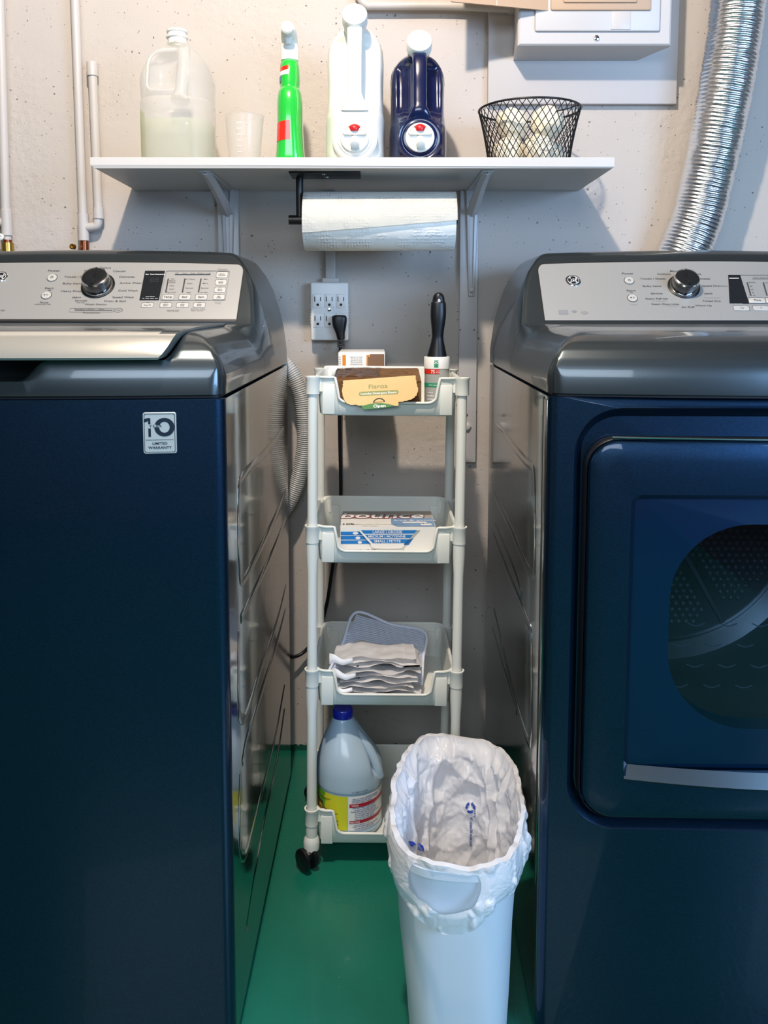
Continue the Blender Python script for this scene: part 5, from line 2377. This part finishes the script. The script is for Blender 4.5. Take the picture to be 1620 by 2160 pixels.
link('green_band', bm, mat('teal_green_print', srgb(44, 150, 110), .4), sle)
bm = BM()
text(bm, '75', .0088, smap(.0010), -.0090, zt - .0272, bold=.02, sx=.9)
for k, s in enumerate(('sheets', 'feuilles')):
    text(bm, s, .0028, smap(.0010), .0005, zt - .0255 - k * .0032)
text(bm, 'GO', .0062, smap(.0010), -.0028, zt - .0100, bold=.02)
text(bm, 'fresh scent', .0034, smap(.0010), -.009, zt - .0520, bold=.01)
for k, s in enumerate(('extra', 'needle', 'mobile', 'large')):
    text(bm, s, .0052, smap(.0010), -.014, zt - .066 - k * .0062, bold=.01)
link('white_lettering', bm, WHITE_PR, sle, smooth=False)
bm = BM()
for k in range(9):
    text(bm, random.choice(['||', 'FR', 'EN', '|||']), .0042, smap(.0010), .0185, zt - .042 - k * .0048, bold=.02)
link('barcode_print', bm, INK, sle, smooth=False)
bm = BM()
H_ = zh - zt
hk = [(zt - .002, 0, 0, .0185, .0185, 2), (zt + .004, 0, 0, .0180, .0175, 2), (zt + .03, .0008, 0, .0118, .0118, 2), (zt + .045, .0012, 0, .0112, .0115, 2), (zt + .075, .0018, 0, .0145, .0135, 2.2), (zt + .10, .0020, 0, .0138, .0125, 2.2),
      (zh - .018, .0022, 0, .0118, .0100, 2.2), (zh - .009, .0024, 0, .0105, .0095, 2.1), (zh - .004, .0024, 0, .0082, .0080, 2), (zh - .001, .0024, 0, .0045, .005, 2), (zh, .0024, 0, .001, .001, 2)]
Loft(smooth_rings(hk, 6)).build(bm, 36)
hd = link('handle', bm, BLACK_PL, lr, sharp=60)
bm = BM()
zz = zh - .016
M = aim((.0024, -.0108, zz), (0, -1, 0))
out = []
for rr_, h_2 in ((.0056, .0), (.0050, .0012), (.0036, .0012), (.0032, 0)):
    out.append([M @ Vector((rr_ * math.cos(2 * PI * k / 20) * .8, rr_ * math.sin(2 * PI * k / 20) * 1.3, h_2)) for k in range(20)])
rings(bm, out, False, False)
link('hanging_hole_rim', bm, BLACK_PL, hd)
bm = BM()
poly(bm, [(.0033 * math.cos(2 * PI * k / 20) * .8, .0033 * math.sin(2 * PI * k / 20) * 1.3) for k in range(20)], lambda x, y: Vector((.0024 + x, -.0112, zz + y)))
link('hanging_hole', bm, PAINTW, hd, smooth=False)

# dryer sheet box
z1_ = FLOORZ[1] + .0005
d0 = at(718, 1160, 1.515)
d1 = at(919, 1160, 1.515)
db_ = thing('dryer_sheet_box', 'white and blue carton of dryer sheets in the second tray', 'box', ((d0.x + d1.x) / 2, 1.515, z1_), R(.5))
hw = (d1.x - d0.x) / 2
hb = at(800, 1112, 1.515).z - z1_
dd = .120
bm = BM()
rings(bm, [[Vector((-hw, 0, 0)), Vector((hw, 0, 0)), Vector((hw, dd, 0)), Vector((-hw, dd, 0))],
           [Vector((-hw, 0, hb)), Vector((hw, 0, hb)), Vector((hw, dd, hb + .001)), Vector((-hw, dd, hb + .001))]])
cbx = link('carton', bm, CARTON, db_, smooth=False)
F1 = lambda h: (lambda x, y: Vector((x, -h, y)))                    # front face
T1 = lambda h: (lambda x, y: Vector((x, y, hb + h + .001 * y / dd)))  # top face
w_ = hw / 100.5                                                     # photo pixel across the box front
X = lambda p: (p - 818.5) * w_
Zf = lambda p: hb - (p - 1112) * (hb / 70) * 1.0
bm = BM()
for y0_, y1_ in ((1123, 1132), (1134, 1143), (1145, 1154)):
    poly(bm, [(X(719), Zf(y1_)), (X(765 + (y1_ - 1120) * .55), Zf(y1_)), (X(760 + (y0_ - 1120) * .55), Zf(y0_)), (X(719), Zf(y0_))], F1(.0004))
poly(bm, [(X(850), Zf(1157)), (X(862), Zf(1157)), (X(872), Zf(1140)), (X(862), Zf(1144))], F1(.0004))
link('front_blue_stripes', bm, BLUE_PR, cbx, smooth=False)
# printed top (greyer band at back, blue swoosh at right)
bm = BM()
poly(bm, [(X(720), dd * .52), (X(918), dd * .52), (X(918), dd * .99), (X(720), dd * .99)], T1(.0004))
link('top_grey_band', bm, GREYPR, cbx, smooth=False)
bm = BM()
poly(bm, [(X(838), .002)] + [(X(918), .002), (X(918), dd * .54)] + [(X(826) + .006 * (1 - math.cos(t / 8 * PI)) * (1 if t else 0) * 0, lerp(dd * .54, .012, t / 8)) for t in range(0, 8)], T1(.0006))
link('top_blue_swoosh', bm, mat('steel_blue_print', srgb(120, 158, 198), .35), cbx, smooth=False)
bm = BM()
poly(bm, [(x * 1.0, y) for x, y in rrect(X(850), X(903), .026, .036, .004, 4)], T1(.0009))
poly(bm, [(x * 1.0, y) for x, y in rrect(X(888), X(912), .010, .022, .004, 4)], T1(.0009))
text(bm, 'bounce', .056, T1(.0014), X(806), .082, bold=.018, sx=.98, skew=.15)
text(bm, 'free & gentle', .014, T1(.0010), X(878), .046, bold=.01, sx=1.1)
link('top_white_lettering', bm, WHITE_PR, cbx, smooth=False)
bm = BM()
text(bm, 'bounce', .056, T1(.0010), X(806), .082, bold=.052, sx=.98, skew=.15)
text(bm, 'bounce', .026, F1(.0006), X(747), .0005 + .006, bold=.04, sx=1.1, skew=.15)
link('maroon_lettering', bm, MAROON, cbx, smooth=False)
bm = BM()
text(bm, '105', .015, T1(.0010), X(734), .020, bold=.01, sx=1.1)
text(bm, '15 FT 2 SHEETS, 6.4 IN x 9 IN (16 cm x 23 cm)', .0062, T1(.0010), X(785), .018)
text(bm, 'dryer sheets', .006, T1(.0010), X(780), .006)
link('top_grey_lettering', bm, INK, cbx, smooth=False)
# perforated tongue, lifted a little
bm = BM()
tm = lambda h: (lambda x, y: Vector((x, -.0045 - h + max(0, y - .006) * .03, y)))
poly(bm, [(X(782), Zf(1160)), (X(790), Zf(1163.5)), (X(805), Zf(1165)), (X(833), Zf(1165)), (X(846), Zf(1163.5)), (X(852), Zf(1160)), (X(852), Zf(1153)), (X(886), Zf(1113)), (X(752), Zf(1113)), (X(782), Zf(1153))], tm(0))
ton = link('tear_flap', bm, CARTON, cbx, smooth=False)
bm = BM()
for y0_, y1_ in ((1118.5, 1127), (1129.5, 1138.5), (1141, 1151)):
    xo = lambda yy: (yy - 1113) * .78
    poly(bm, [(X(757 + xo(y1_)), Zf(y1_)), (X(884 - xo(y1_)), Zf(y1_)), (X(884 - xo(y0_)), Zf(y0_)), (X(757 + xo(y0_)), Zf(y0_))], tm(.0003))
link('flap_blue_stripes', bm, BLUE_PR, ton, smooth=False)
bm = BM()
for s, yy in (('LARGE | GROSSE', 1122.7), ('MEDIUM | MOYENNE', 1134), ('SMALL | PETITE', 1146)):
    text(bm, s, .0068, tm(.0007), X(817 if s[0] != 'M' else 816), Zf(yy) + .0003, bold=.012, sx=1.1)
link('flap_lettering', bm, WHITE_PR, ton, smooth=False)
bm = BM()
for pts in ([(738, 1100), (741, 1100), (786, 1156), (783, 1157)], [(893, 1100), (896, 1100), (884, 1120), (878, 1124)]):
    pp_ = []
    for x_, y_ in pts:
        z_ = Zf(max(y_, 1113))
        if y_ < 1113:
            pp_.append(Vector((X(x_), .022, hb + .0016)))
        else:
            pp_.append(Vector((X(x_), -.0012, min(z_, hb))))
    bm.faces.new([bm.verts.new(p) for p in pp_])
link('torn_edge_gap', bm, DARK_GAP, cbx, smooth=False)
bm = BM()
for k, (x_, y_) in enumerate(((750, 1127), (755, 1138.5), (759, 1150))):
    poly(bm, circ(X(x_), Zf(y_), .0055 - k * .0008, 12, .0026), F1(.0008))
link('pictograms', bm, WHITE_PR, cbx, smooth=False)

# mesh laundry bag leaning up in third tray
z2_ = FLOORZ[2] + .0005


def cloth_sheet(corners, nu, nv, amp, sc_, th_, seed=0, wave=None):
    A, B_, C_, D_ = corners                                # bottom-left, bottom-right, top-right, top-left
    rows = []
    nrm = (B_ - A).cross(D_ - A).normalized()
    for i in range(nu + 1):
        row = []
        for j in range(nv + 1):
            s, t = i / nu, j / nv
            p = A.lerp(B_, s).lerp(D_.lerp(C_, s), t)
            d = amp * noise.noise(Vector((s * sc_, t * sc_, seed)))
            if wave:
                d += wave(s, t)
            row.append(p + nrm * d)
        rows.append(row)
    bm = BM()
    rings(bm, rows, False, False, closed=False)
    bmesh.ops.solidify(bm, geom=bm.faces[:], thickness=th_)
    return bm


mb = thing('mesh_laundry_bag', 'pale blue-white mesh laundry bag leaning upright in the third tray', 'laundry bag', (at(800, 1440, 1.58).x, 1.58, z2_))
o0 = Vector(mb.location)
cs = [at(694, 1415, 1.545) - o0, at(889, 1470, 1.545) - o0, at(896, 1334, 1.615) - o0, at(752, 1296, 1.625) - o0]
cs[0].z = max(cs[0].z, .004)
cs[1].z = max(cs[1].z, .004)
bm = cloth_sheet(cs, 30, 24, .006, 3.2, .004, 2)
link('mesh_panel', bm, MESHC, mb, sharp=70)
bm = BM()
tube(bm, smooth_path([cs[0], cs[0].lerp(cs[3], .5) + Vector((0, -.002, 0)), cs[3] + Vector((-.001, 0, .004)), cs[3].lerp(cs[2], .5) + Vector((0, -.003, .0)), cs[2], cs[2].lerp(cs[1], .5), cs[1]], 8), .0028, 8)
link('stitched_hem', bm, MESHC, mb)
bm = BM()
for i in range(32):                                      # net ribs
    s = (i + .5) / 32
    pa_, pb_ = cs[0].lerp(cs[3], s), cs[1].lerp(cs[2], s)
    nrm = (cs[1] - cs[0]).cross(cs[3] - cs[0]).normalized()
    pts = []
    for k in range(17):
        t_ = k / 16
        pts.append(pa_.lerp(pb_, t_) + nrm * (.006 * noise.noise(Vector((t_ * 3.2, s * 3.2, 2))) + .0004))
    tube(bm, pts, .0006, 5)
link('net_ribs', bm, MESHC, mb)


def folded(label, px0, px1, pyb, base, H, Yc, seed, dpt=.075, layers=3):
    """a flat pile of folded thin cloth: looping folded layers"""
    a0, a1 = at(px0, pyb, Yc), at(px1, pyb, Yc)
    t = thing('folded_drawstring_bag', label, 'cloth bag', ((a0.x + a1.x) / 2, Yc, z2_ + base), 0, 'folded white drawstring bags in the third tray')
    hw_ = (a1.x - a0.x) / 2
    rnd = random.Random(seed)
    bm = BM()
    # serpentine profile in x-z swept along y
    prof_ = []
    for L in range(layers):
        z = H * (L + .5) / layers
        sh = rnd.uniform(-.009, .009)
        xs = [lerp(-hw_ * rnd.uniform(.88, 1.0), hw_ * rnd.uniform(.86, 1.0), k / 14) + sh for k in range(15)]
        if L % 2:
            xs = xs[::-1]
        for k, x in enumerate(xs):
            prof_.append((x * (1 - .03 * rnd.random()), z + H * .12 * math.sin(k * .7 + seed + L) - H * .10 * (abs(k - 7) / 7) ** 3))
    pr3 = smooth_path([(x, 0, z) for x, z in prof_], 3)
    rows = []
    for j in range(13):
        y = lerp(-dpt / 2, dpt / 2, j / 12)
        row = []
        for k, p in enumerate(pr3):
            n1 = noise.noise(Vector((p.x * 30, y * 40, seed + p.z * 60)))
            n2 = noise.noise(Vector((p.x * 70, y * 90, seed * 3 + p.z * 90)))
            row.append(Vector((p.x + .004 * n1, y + .011 * noise.noise(Vector((p.x * 22, seed, p.z * 120))), max(.0006, p.z + .0034 * n1 + .0016 * n2))))
        rows.append(row)
    rings(bm, rows, False, False, closed=False)
    bmesh.ops.solidify(bm, geom=bm.faces[:], thickness=.0011)
    link('folded_cloth', bm, CLOTH, t, sharp=80)
    # twisted drawstring ends
    bm = BM()
    pts = smooth_path([(-hw_ * .55, -dpt / 2 - .002, H * .7), (-hw_ * .78, -dpt / 2 - .008, H * .62), (-hw_ * .98, -dpt / 2 - .006, H * .9), (-hw_ * 1.1, -dpt / 2, H * .75)], 6)
    rs2 = []
    for i, p in enumerate(pts):
        k = i / (len(pts) - 1)
        rad_ = .0035 + .0055 * (k ** 1.5)
        rs2.append([p + Vector((0, math.cos(2 * PI * s / 14) * rad_ * .5, math.sin(2 * PI * s / 14) * rad_ * (1 + .35 * math.sin(3 * 2 * PI * s / 14 + seed)))) for s in range(14)])
    rings(bm, rs2)
    link('twisted_tie', bm, CLOTH, t, sharp=80)


folded('folded white drawstring bag at the bottom of the pile in the third tray', 704, 884, 1478, .001, .024, 1.540, 4, .084, 3)
folded('folded white drawstring bag in the middle of the pile with twisted tie', 712, 888, 1449, .029, .024, 1.540, 9, .080, 3)
folded('folded white drawstring bag looped on top of the pile', 706, 882, 1423, .057, .022, 1.542, 15, .074, 3)

# bleach jug
z3_ = FLOORZ[3] + .0005
bj = at(738, 1745, 1.545)
bl = thing('bleach_jug', 'pale blue plastic bleach jug with blue cap and yellow label in the bottom tray', 'jug', (bj.x, 1.544, z3_), R(0))
rb = (at(805, 1700, 1.555).x - at(667, 1700, 1.555).x) / 2
htop = at(725, 1489, 1.555).z - z3_
q_ = htop / .30
keys = [(0, 0, 0, rb * .88, rb * .88, 2.1), (.005, 0, 0, rb * .96, rb * .96, 2.1), (.014, 0, 0, rb * .985, rb * .985, 2.1), (.018, 0, 0, rb * .965, rb * .965, 2.1), (.115 * q_, 0, 0, rb * .965, rb * .965, 2.1), (.119 * q_, 0, 0, rb * .99, rb * .99, 2.1),
        (.135 * q_, 0, 0, rb * 1.0, rb * 1.0, 2.1), (.17 * q_, -.001, 0, rb * .97, rb * .97, 2.1), (.20 * q_, -.004, 0, rb * .84, rb * .86, 2.1), (.23 * q_, -.008, 0, rb * .65, rb * .68, 2.1), (.26 * q_, -.011, 0, rb * .44, rb * .46, 2.1), (.278 * q_, -.013, 0, rb * .31, rb * .32, 2), (.285 * q_, -.013, 0, rb * .29, rb * .29, 2)]
lf = Loft(smooth_rings(keys, 4))


def bdent(a, v):
    if v.z > .13 * q_ and v.x > 0:
        ang = math.atan2(v.y, v.x)
        m = math.exp(-((ang - R(-28)) / .24) ** 4) + math.exp(-((ang - R(40)) / .35) ** 4)
        mm = sstep(.145 * q_, .165 * q_, v.z) * (1 - sstep(.23 * q_, .26 * q_, v.z))
        k = .24 * m * mm
        return Vector((-v.x * k, -v.y * k, 0))
    return Vector((0, 0, 0))


bm = BM()
lf.build(bm, 72, disp=bdent)
bb = link('body', bm, BLEACH, bl, sharp=75)
bm = BM()
pts = smooth_path([(-.005, -.006, .262 * q_), (.012, -.012, .245 * q_), (.030, -.018, .222 * q_), (.045, -.022, .19 * q_), (.054, -.024, .16 * q_), (.058, -.022, .138 * q_)], 6)
tube(bm, pts, [.0085] * 6 + [.0095] * (len(pts) - 6), 16)
link('handle', bm, BLEACH, bb, sharp=70)
bm = BM()
lathe(bm, [(.0185, .278 * q_), (.0195, .280 * q_), (.0195, .300 * q_), (.018, .303 * q_), (.004, .303 * q_)], 36, Matrix.Translation((-.013, 0, 0)))
link('cap', bm, CAPBLUE, bl)
zl0, zl1 = .020, .114 * q_
bmap = lambda off: (lambda a, z: lf.p(R(a), z, off))
bm = BM()
lf.decal(bm, R(-200), R(-92), zl0, zl1, .0005, 28, 4)
lab_ = link('yellow_label', bm, LIME, bl)
bm = BM()                                                # green field with a curved edge
N = 12
va = [bm.verts.new(lf.p(R(-200), lerp(zl0, zl1, j / N), .0008)) for j in range(N + 1)]
cols_ = [va]
for i in range(1, 9):
    cols_.append([bm.verts.new(lf.p(R(lerp(-200, -128 - 9 * math.sin(j / N * PI) + (10 if j < 3 else 0) - (6 if j > 9 else 0), i / 8)), lerp(zl0, zl1, j / N), .0008)) for j in range(N + 1)])
for a_, b_ in zip(cols_, cols_[1:]):
    for j in range(N):
        bm.faces.new((a_[j], b_[j], b_[j + 1], a_[j + 1]))
link('green_field', bm, LEAF, lab_)
bm = BM()
for (a0_, z0_, a1_, z1__) in ((-150, .093, -122, .094), (-140, .066, -108, .060), (-142, .050, -108, .030), (-140, .030, -122, .014)):
    pts = [lf.p(R(lerp(a0_, a1_, k / 10)), (lerp(z0_, z1__, k / 10) + .004 * math.sin(PI * k / 10) * -1) * q_ + .006, .0010) for k in range(11)]
    tube(bm, pts, [.0012 - .00009 * k for k in range(11)], 6)
lf.decal(bm, R(-190), R(-141), .034 * q_ + .004, .082 * q_ + .004, .0014, 10, 3)
link('brown_badge', bm, BROWN, lab_)
bm = BM()
text(bm, 'B', .034, lambda x, y: lf.p(R(-147) + x / rb, y, .0020), 0, .058 * q_ + .004, bold=.015, sx=.8)
text(bm, 'U', .034, lambda x, y: lf.p(R(-164) + x / rb, y, .0020), 0, .060 * q_ + .004, bold=.01, sx=.7)
link('badge_lettering', bm, mat('gold_print', srgb(222, 190, 70), .4), lab_, smooth=False)
bm = BM()
for k in range(3):
    text(bm, random.choice(['all purpose cleaner', 'cleans & deodorizes']), .0058, lambda x, y: lf.p(R(-128) + x / rb, y, .0012), 0, zl0 + .006 + .006 * k, bold=.02)
link('green_lettering', bm, GREEN_PR, lab_, smooth=False)
bm = BM()
lf.decal(bm, R(-91), R(-10), zl0, zl1, .0005, 22, 4)
wl = link('white_label', bm, CARTON, bl)
bm = BM()
lf.decal(bm, R(-89), R(-10), zl1 - .0215, zl1 - .0145, .0010, 22, 1)
lf.decal(bm, R(-89), R(-10), zl1 - .0535, zl1 - .0475, .0010, 22, 1)
link('red_bands', bm, mat('crimson_print', srgb(178, 32, 48), .4), wl)
bm = BM()
words = ['HOW TO USE', 'laundry whites add', 'FOR BEST RESULTS', 'mix half cup with', 'rinse well after', 'do not swallow', 'contains no dye', 'keep cap closed', 'WARNING']
rnd = random.Random(11)
zz = zl1 - .0045
while zz > zl0 + .003:
    if not (zl1 - .0225 < zz < zl1 - .0135 or zl1 - .0545 < zz < zl1 - .0465):
        s = ' '.join(rnd.choice(words) for _ in range(3))[:rnd.choice([30, 38, 24, 34])]
        L = len(s) * .0019
        text(bm, s, .0036, lambda x, y: lf.p(R(-87) + (x + L / 2) / rb, y, .0010), 0, zz, bold=.02)
    zz -= .0037
link('blue_fine_print', bm, DKBLUE_PR, wl, smooth=False)
bm = BM()
text(bm, 'VOICE', .0046, lambda x, y: lf.p(R(-80) + x / rb, y, .0014), 0, zl1 - .018, bold=.02)
text(bm, 'RECYCLE', .0044, lambda x, y: lf.p(R(-80) + x / rb, y, .0014), 0, zl1 - .0505, bold=.02)
link('white_band_lettering', bm, WHITE_PR, wl, smooth=False)
bm = BM()
text(bm, '11 1000 14 07 98', .0042, lambda x, y: lf.p(R(-72) + x / rb, y, .0010), 0, zl1 + .010)
link('date_code', bm, INK, bb, smooth=False)

# ------------------------------------------------------------------ waste bin with liner
BZ = .335
bn = thing('waste_bin', 'white plastic waste bin beside the dryer in the foreground gap', 'waste bin', (.121, 1.160, 0), R(-6.5))
keysb = [(.0, .006, 0, .064, .128, 4), (.003, .006, 0, .067, .131, 4), (.10, .004, 0, .0740, .140, 3.6), (.20, 0, 0, .0810, .149, 3.3), (.29, 0, 0, .0865, .157, 3.1), (BZ - .014, 0, 0, .0890, .161, 3.0), (BZ - .013, 0, 0, .0935, .1655, 3.0), (BZ - .002, 0, 0, .0940, .166, 3.0), (BZ, 0, 0, .0925, .1645, 3.0)]
bin_l = Loft(keysb)
bm = BM()
outr = []
for kk in keysb + [(BZ - .003, 0, 0, .0880, .160, 3.0), (.20, 0, 0, .078, .146, 3.3), (.006, 0, 0, .063, .127, 4)]:
    z, cx_, _, hx_, hy_, n_ = kk
    outr.append([Vector((cx_ + sup(2 * PI * s / 96, hx_, hy_, n_)[0], sup(2 * PI * s / 96, hx_, hy_, n_)[1], z)) for s in range(96)])
rings(bm, outr)
link('bin_body', bm, BIN, bn, sharp=35)

lin = thing('bin_liner', 'crinkled white plastic bag lining the waste bin and folded over its rim', 'bin liner', (.121, 1.160, 0), R(-6.5))
NA, NI, NO = 560, 96, 70


def crinkle(x, y, z, a):
    p = Vector((x, y, z))
    c1 = noise.noise(p * 14 + Vector((3, 1, 0)))
    w1 = noise.noise(p * 9 + Vector((1, 2, 3))) * .6

    def facet(q):
        """crumpled film: flat facets meeting in sharp creases"""
        d_, pts_ = noise.voronoi(q, distance_metric='DISTANCE')
        return (d_[1] - d_[0])
    c2 = facet(p * 17 + Vector((w1, -w1, w1 * .5))) * 1.6 - .6
    c3 = facet(Vector((x * 38 + w1, y * 38, z * 20 + w1))) * 1.6 - .6
    c4 = facet(p * 72) * 1.4 - .5
    return c1, c2, c3, c4


def liner_ring(a, t):
    """t<0 inside (down to -1), t>0 outside skirt (to 1)"""
    fx, fy = sup(a, 1, 1, 2.8)
    front = max(0, -math.sin(a))
    if t <= 0:
        k = -t
        z = BZ + .009 - k * .255
        # bag hangs looser than the wall near the top and gathers towards the bottom
        s = 1 - .055 * sstep(0, .12, k) - .16 * k ** 1.3
        hx_, hy_ = .0925 * s, .1645 * s
        amp = .4 + .6 * sstep(0, .10, k)
    else:
        drop = .052 + .012 * front ** 2 + .010 * math.sin(3 * a + 1) + .006 * math.sin(7 * a) + .018 * front ** 6
        z = BZ + .009 - t * drop + .004 * math.sin(t * PI)
        bulge = .006 * math.sin(min(1, t * 1.25) * PI * .5) + .002
        hx_, hy_ = .0950 + bulge * 1.0, .167 + bulge * .9
        amp = sstep(0, .25, t) * .6 + .4
        if t > .75:
            s = 1 - .03 * ((t - .75) / .25)
            hx_ *= s
            hy_ *= s
    x, y = fx * hx_, fy * hy_
    c1, c2, c3, c4 = crinkle(x, y, z, a)
    d = amp * (.008 * c1 + .0105 * c2 + .0060 * c3 + .0022 * c4) if t <= 0 else amp * (.003 * c1 + .0085 * c2 + .0060 * c3 + .0022 * c4)
    if t <= 0:
        # two long diagonal folds on the back and left of the bag
        for a0_, w_ in ((1.75, .10), (2.6, .09), (1.1, .08), (.5, .1)):
            c = a0_ + .9 * (-t) * (1 if a0_ > 1.5 else -.6)
            q = math.atan2(math.sin(a - c), math.cos(a - c))
            d += -.012 * math.exp(-(q / w_) ** 2) * sstep(.02, .2, -t)
        d = min(d, .004)
        d = -abs(d) * .25 + d * .75 - .002
    else:
        d = max(d, -.003)
    nx, ny = math.cos(a), math.sin(a)
    zz_ = z + (.005 * c1 + .003 * c2) * (1 if abs(t) < .12 else .35)
    if abs(t) < .1:
        zz_ += .004 * noise.noise(Vector((math.cos(a) * 5, math.sin(a) * 5, 9)))
    return Vector((x + nx * d, y + ny * d, max(.012, zz_)))


bm = BM()
cols_ = []
for i in range(NA):
    a = 2 * PI * i / NA
    col = [liner_ring(a, -1 + j / NI) for j in range(NI)] + [liner_ring(a, j / NO) for j in range(NO + 1)]
    cols_.append([bm.verts.new(p) for p in col])
M_ = len(cols_[0])
for i in range(NA):
    a = 2 * PI * (i + .5) / NA
    A_, B_ = cols_[i], cols_[(i + 1) % NA]
    for j in range(M_ - 1):
        t = (j - NI + .5) / NO
        # gap torn open at the front: the rim and the bin's face show through, a band of bag hangs below
        aa = math.degrees(a) - 262
        wv = .12 * noise.noise(Vector((aa * .12, t * 2, 4)))
        if t > .10 and t < .68 + wv and abs(aa) < 21 * math.sqrt(max(0, 1 - ((t - .34) / .42) ** 2)):
            continue
        bm.faces.new((A_[j], B_[j], B_[j + 1], A_[j + 1]))
bm.faces.new([c[0] for c in cols_][::-1])
for _ in range(14):                                      # even out the torn edge and the hem
    new = {}
    for v in bm.verts:
        nb = [e.other_vert(v).co for e in v.link_edges if e.is_boundary]
        if len(nb) == 2:
            new[v] = v.co * .5 + (nb[0] + nb[1]) * .25
    for v, c in new.items():
        v.co = c
bag = link('bag_film', bm, BAG, lin, sharp=60)
# print on the bag: recycling mark and small lettering on the back wall
bm = BM()


def onbag(px_, py_):
    """a spot on the back inner wall of the bag"""
    inv_ = lin.matrix_world.inverted()
    c0_ = inv_ @ Vector((0, 0, CAM_H))
    r_ = (inv_ @ (Vector((0, 0, CAM_H)) + ray(px_, py_)) - c0_)
    t0_ = 1.0
    best = None
    for k in range(400):
        t_ = 1.10 + k * .0012
        p = c0_ + r_ * t_
        if p.z < BZ:
            kk_ = (BZ + .009 - p.z) / .255
            a_ = math.atan2(p.y / .1645, p.x / .099)
            q_ = liner_ring(math.atan2(math.copysign(abs(math.sin(a_)) ** 1.4, math.sin(a_)), math.copysign(abs(math.cos(a_)) ** 1.4, math.cos(a_))), -min(kk_, 1))
            if p.x ** 2 / .0098 + p.y ** 2 / .027 >= q_.x ** 2 / .0098 + q_.y ** 2 / .027:
                best = p
                break
    return (best or (c0_ + r_ * 1.4)) - r_.normalized() * .004


rc0 = (992, 1704)
for k in range(3):                                       # three chasing arrows
    b0 = 90 + 120 * k
    for j in range(5):
        a0_, a1_ = R(b0 + 14 + j * 15), R(b0 + 14 + (j + 1) * 15)
        P4 = [(10.5, a0_), (10.5, a1_), (5.5, a1_), (5.5, a0_)]
        bm.faces.new([bm.verts.new(onbag(rc0[0] + r_ * math.cos(a_), rc0[1] - r_ * math.sin(a_) * 1.15)) for r_, a_ in P4])
    a1_ = R(b0 + 89)
    a2_ = R(b0 + 112)
    bm.faces.new([bm.verts.new(onbag(rc0[0] + r_ * math.cos(a_), rc0[1] - r_ * math.sin(a_) * 1.15)) for r_, a_ in ((13, a1_), (8, a2_), (3.5, a1_))])
tl = lambda x, y: onbag(996 + y, 1750 + x)
text(bm, 'MY1 contains 50% recycled plastic', 8.0, lambda x, y: onbag(994 + y * 1.0, 1755 + x), 0, 0, bold=.03, sx=.55)
text(bm, 'Please recycle bag', 6.5, lambda x, y: onbag(1002 + y, 1712 + x), 0, 0, bold=.02, sx=.5)
link('recycling_print', bm, DKBLUE_PR, bag, smooth=False)
bm = BM()
bm.faces.new([bm.verts.new(onbag(x, y)) for x, y in ((862, 1774), (872, 1775), (877, 1780), (884, 1778), (893, 1785), (895, 1797), (884, 1794), (872, 1787), (866, 1784))])
link('blue_print_patch', bm, mat('royal_blue_print', srgb(24, 72, 190), .4), bag, smooth=False)
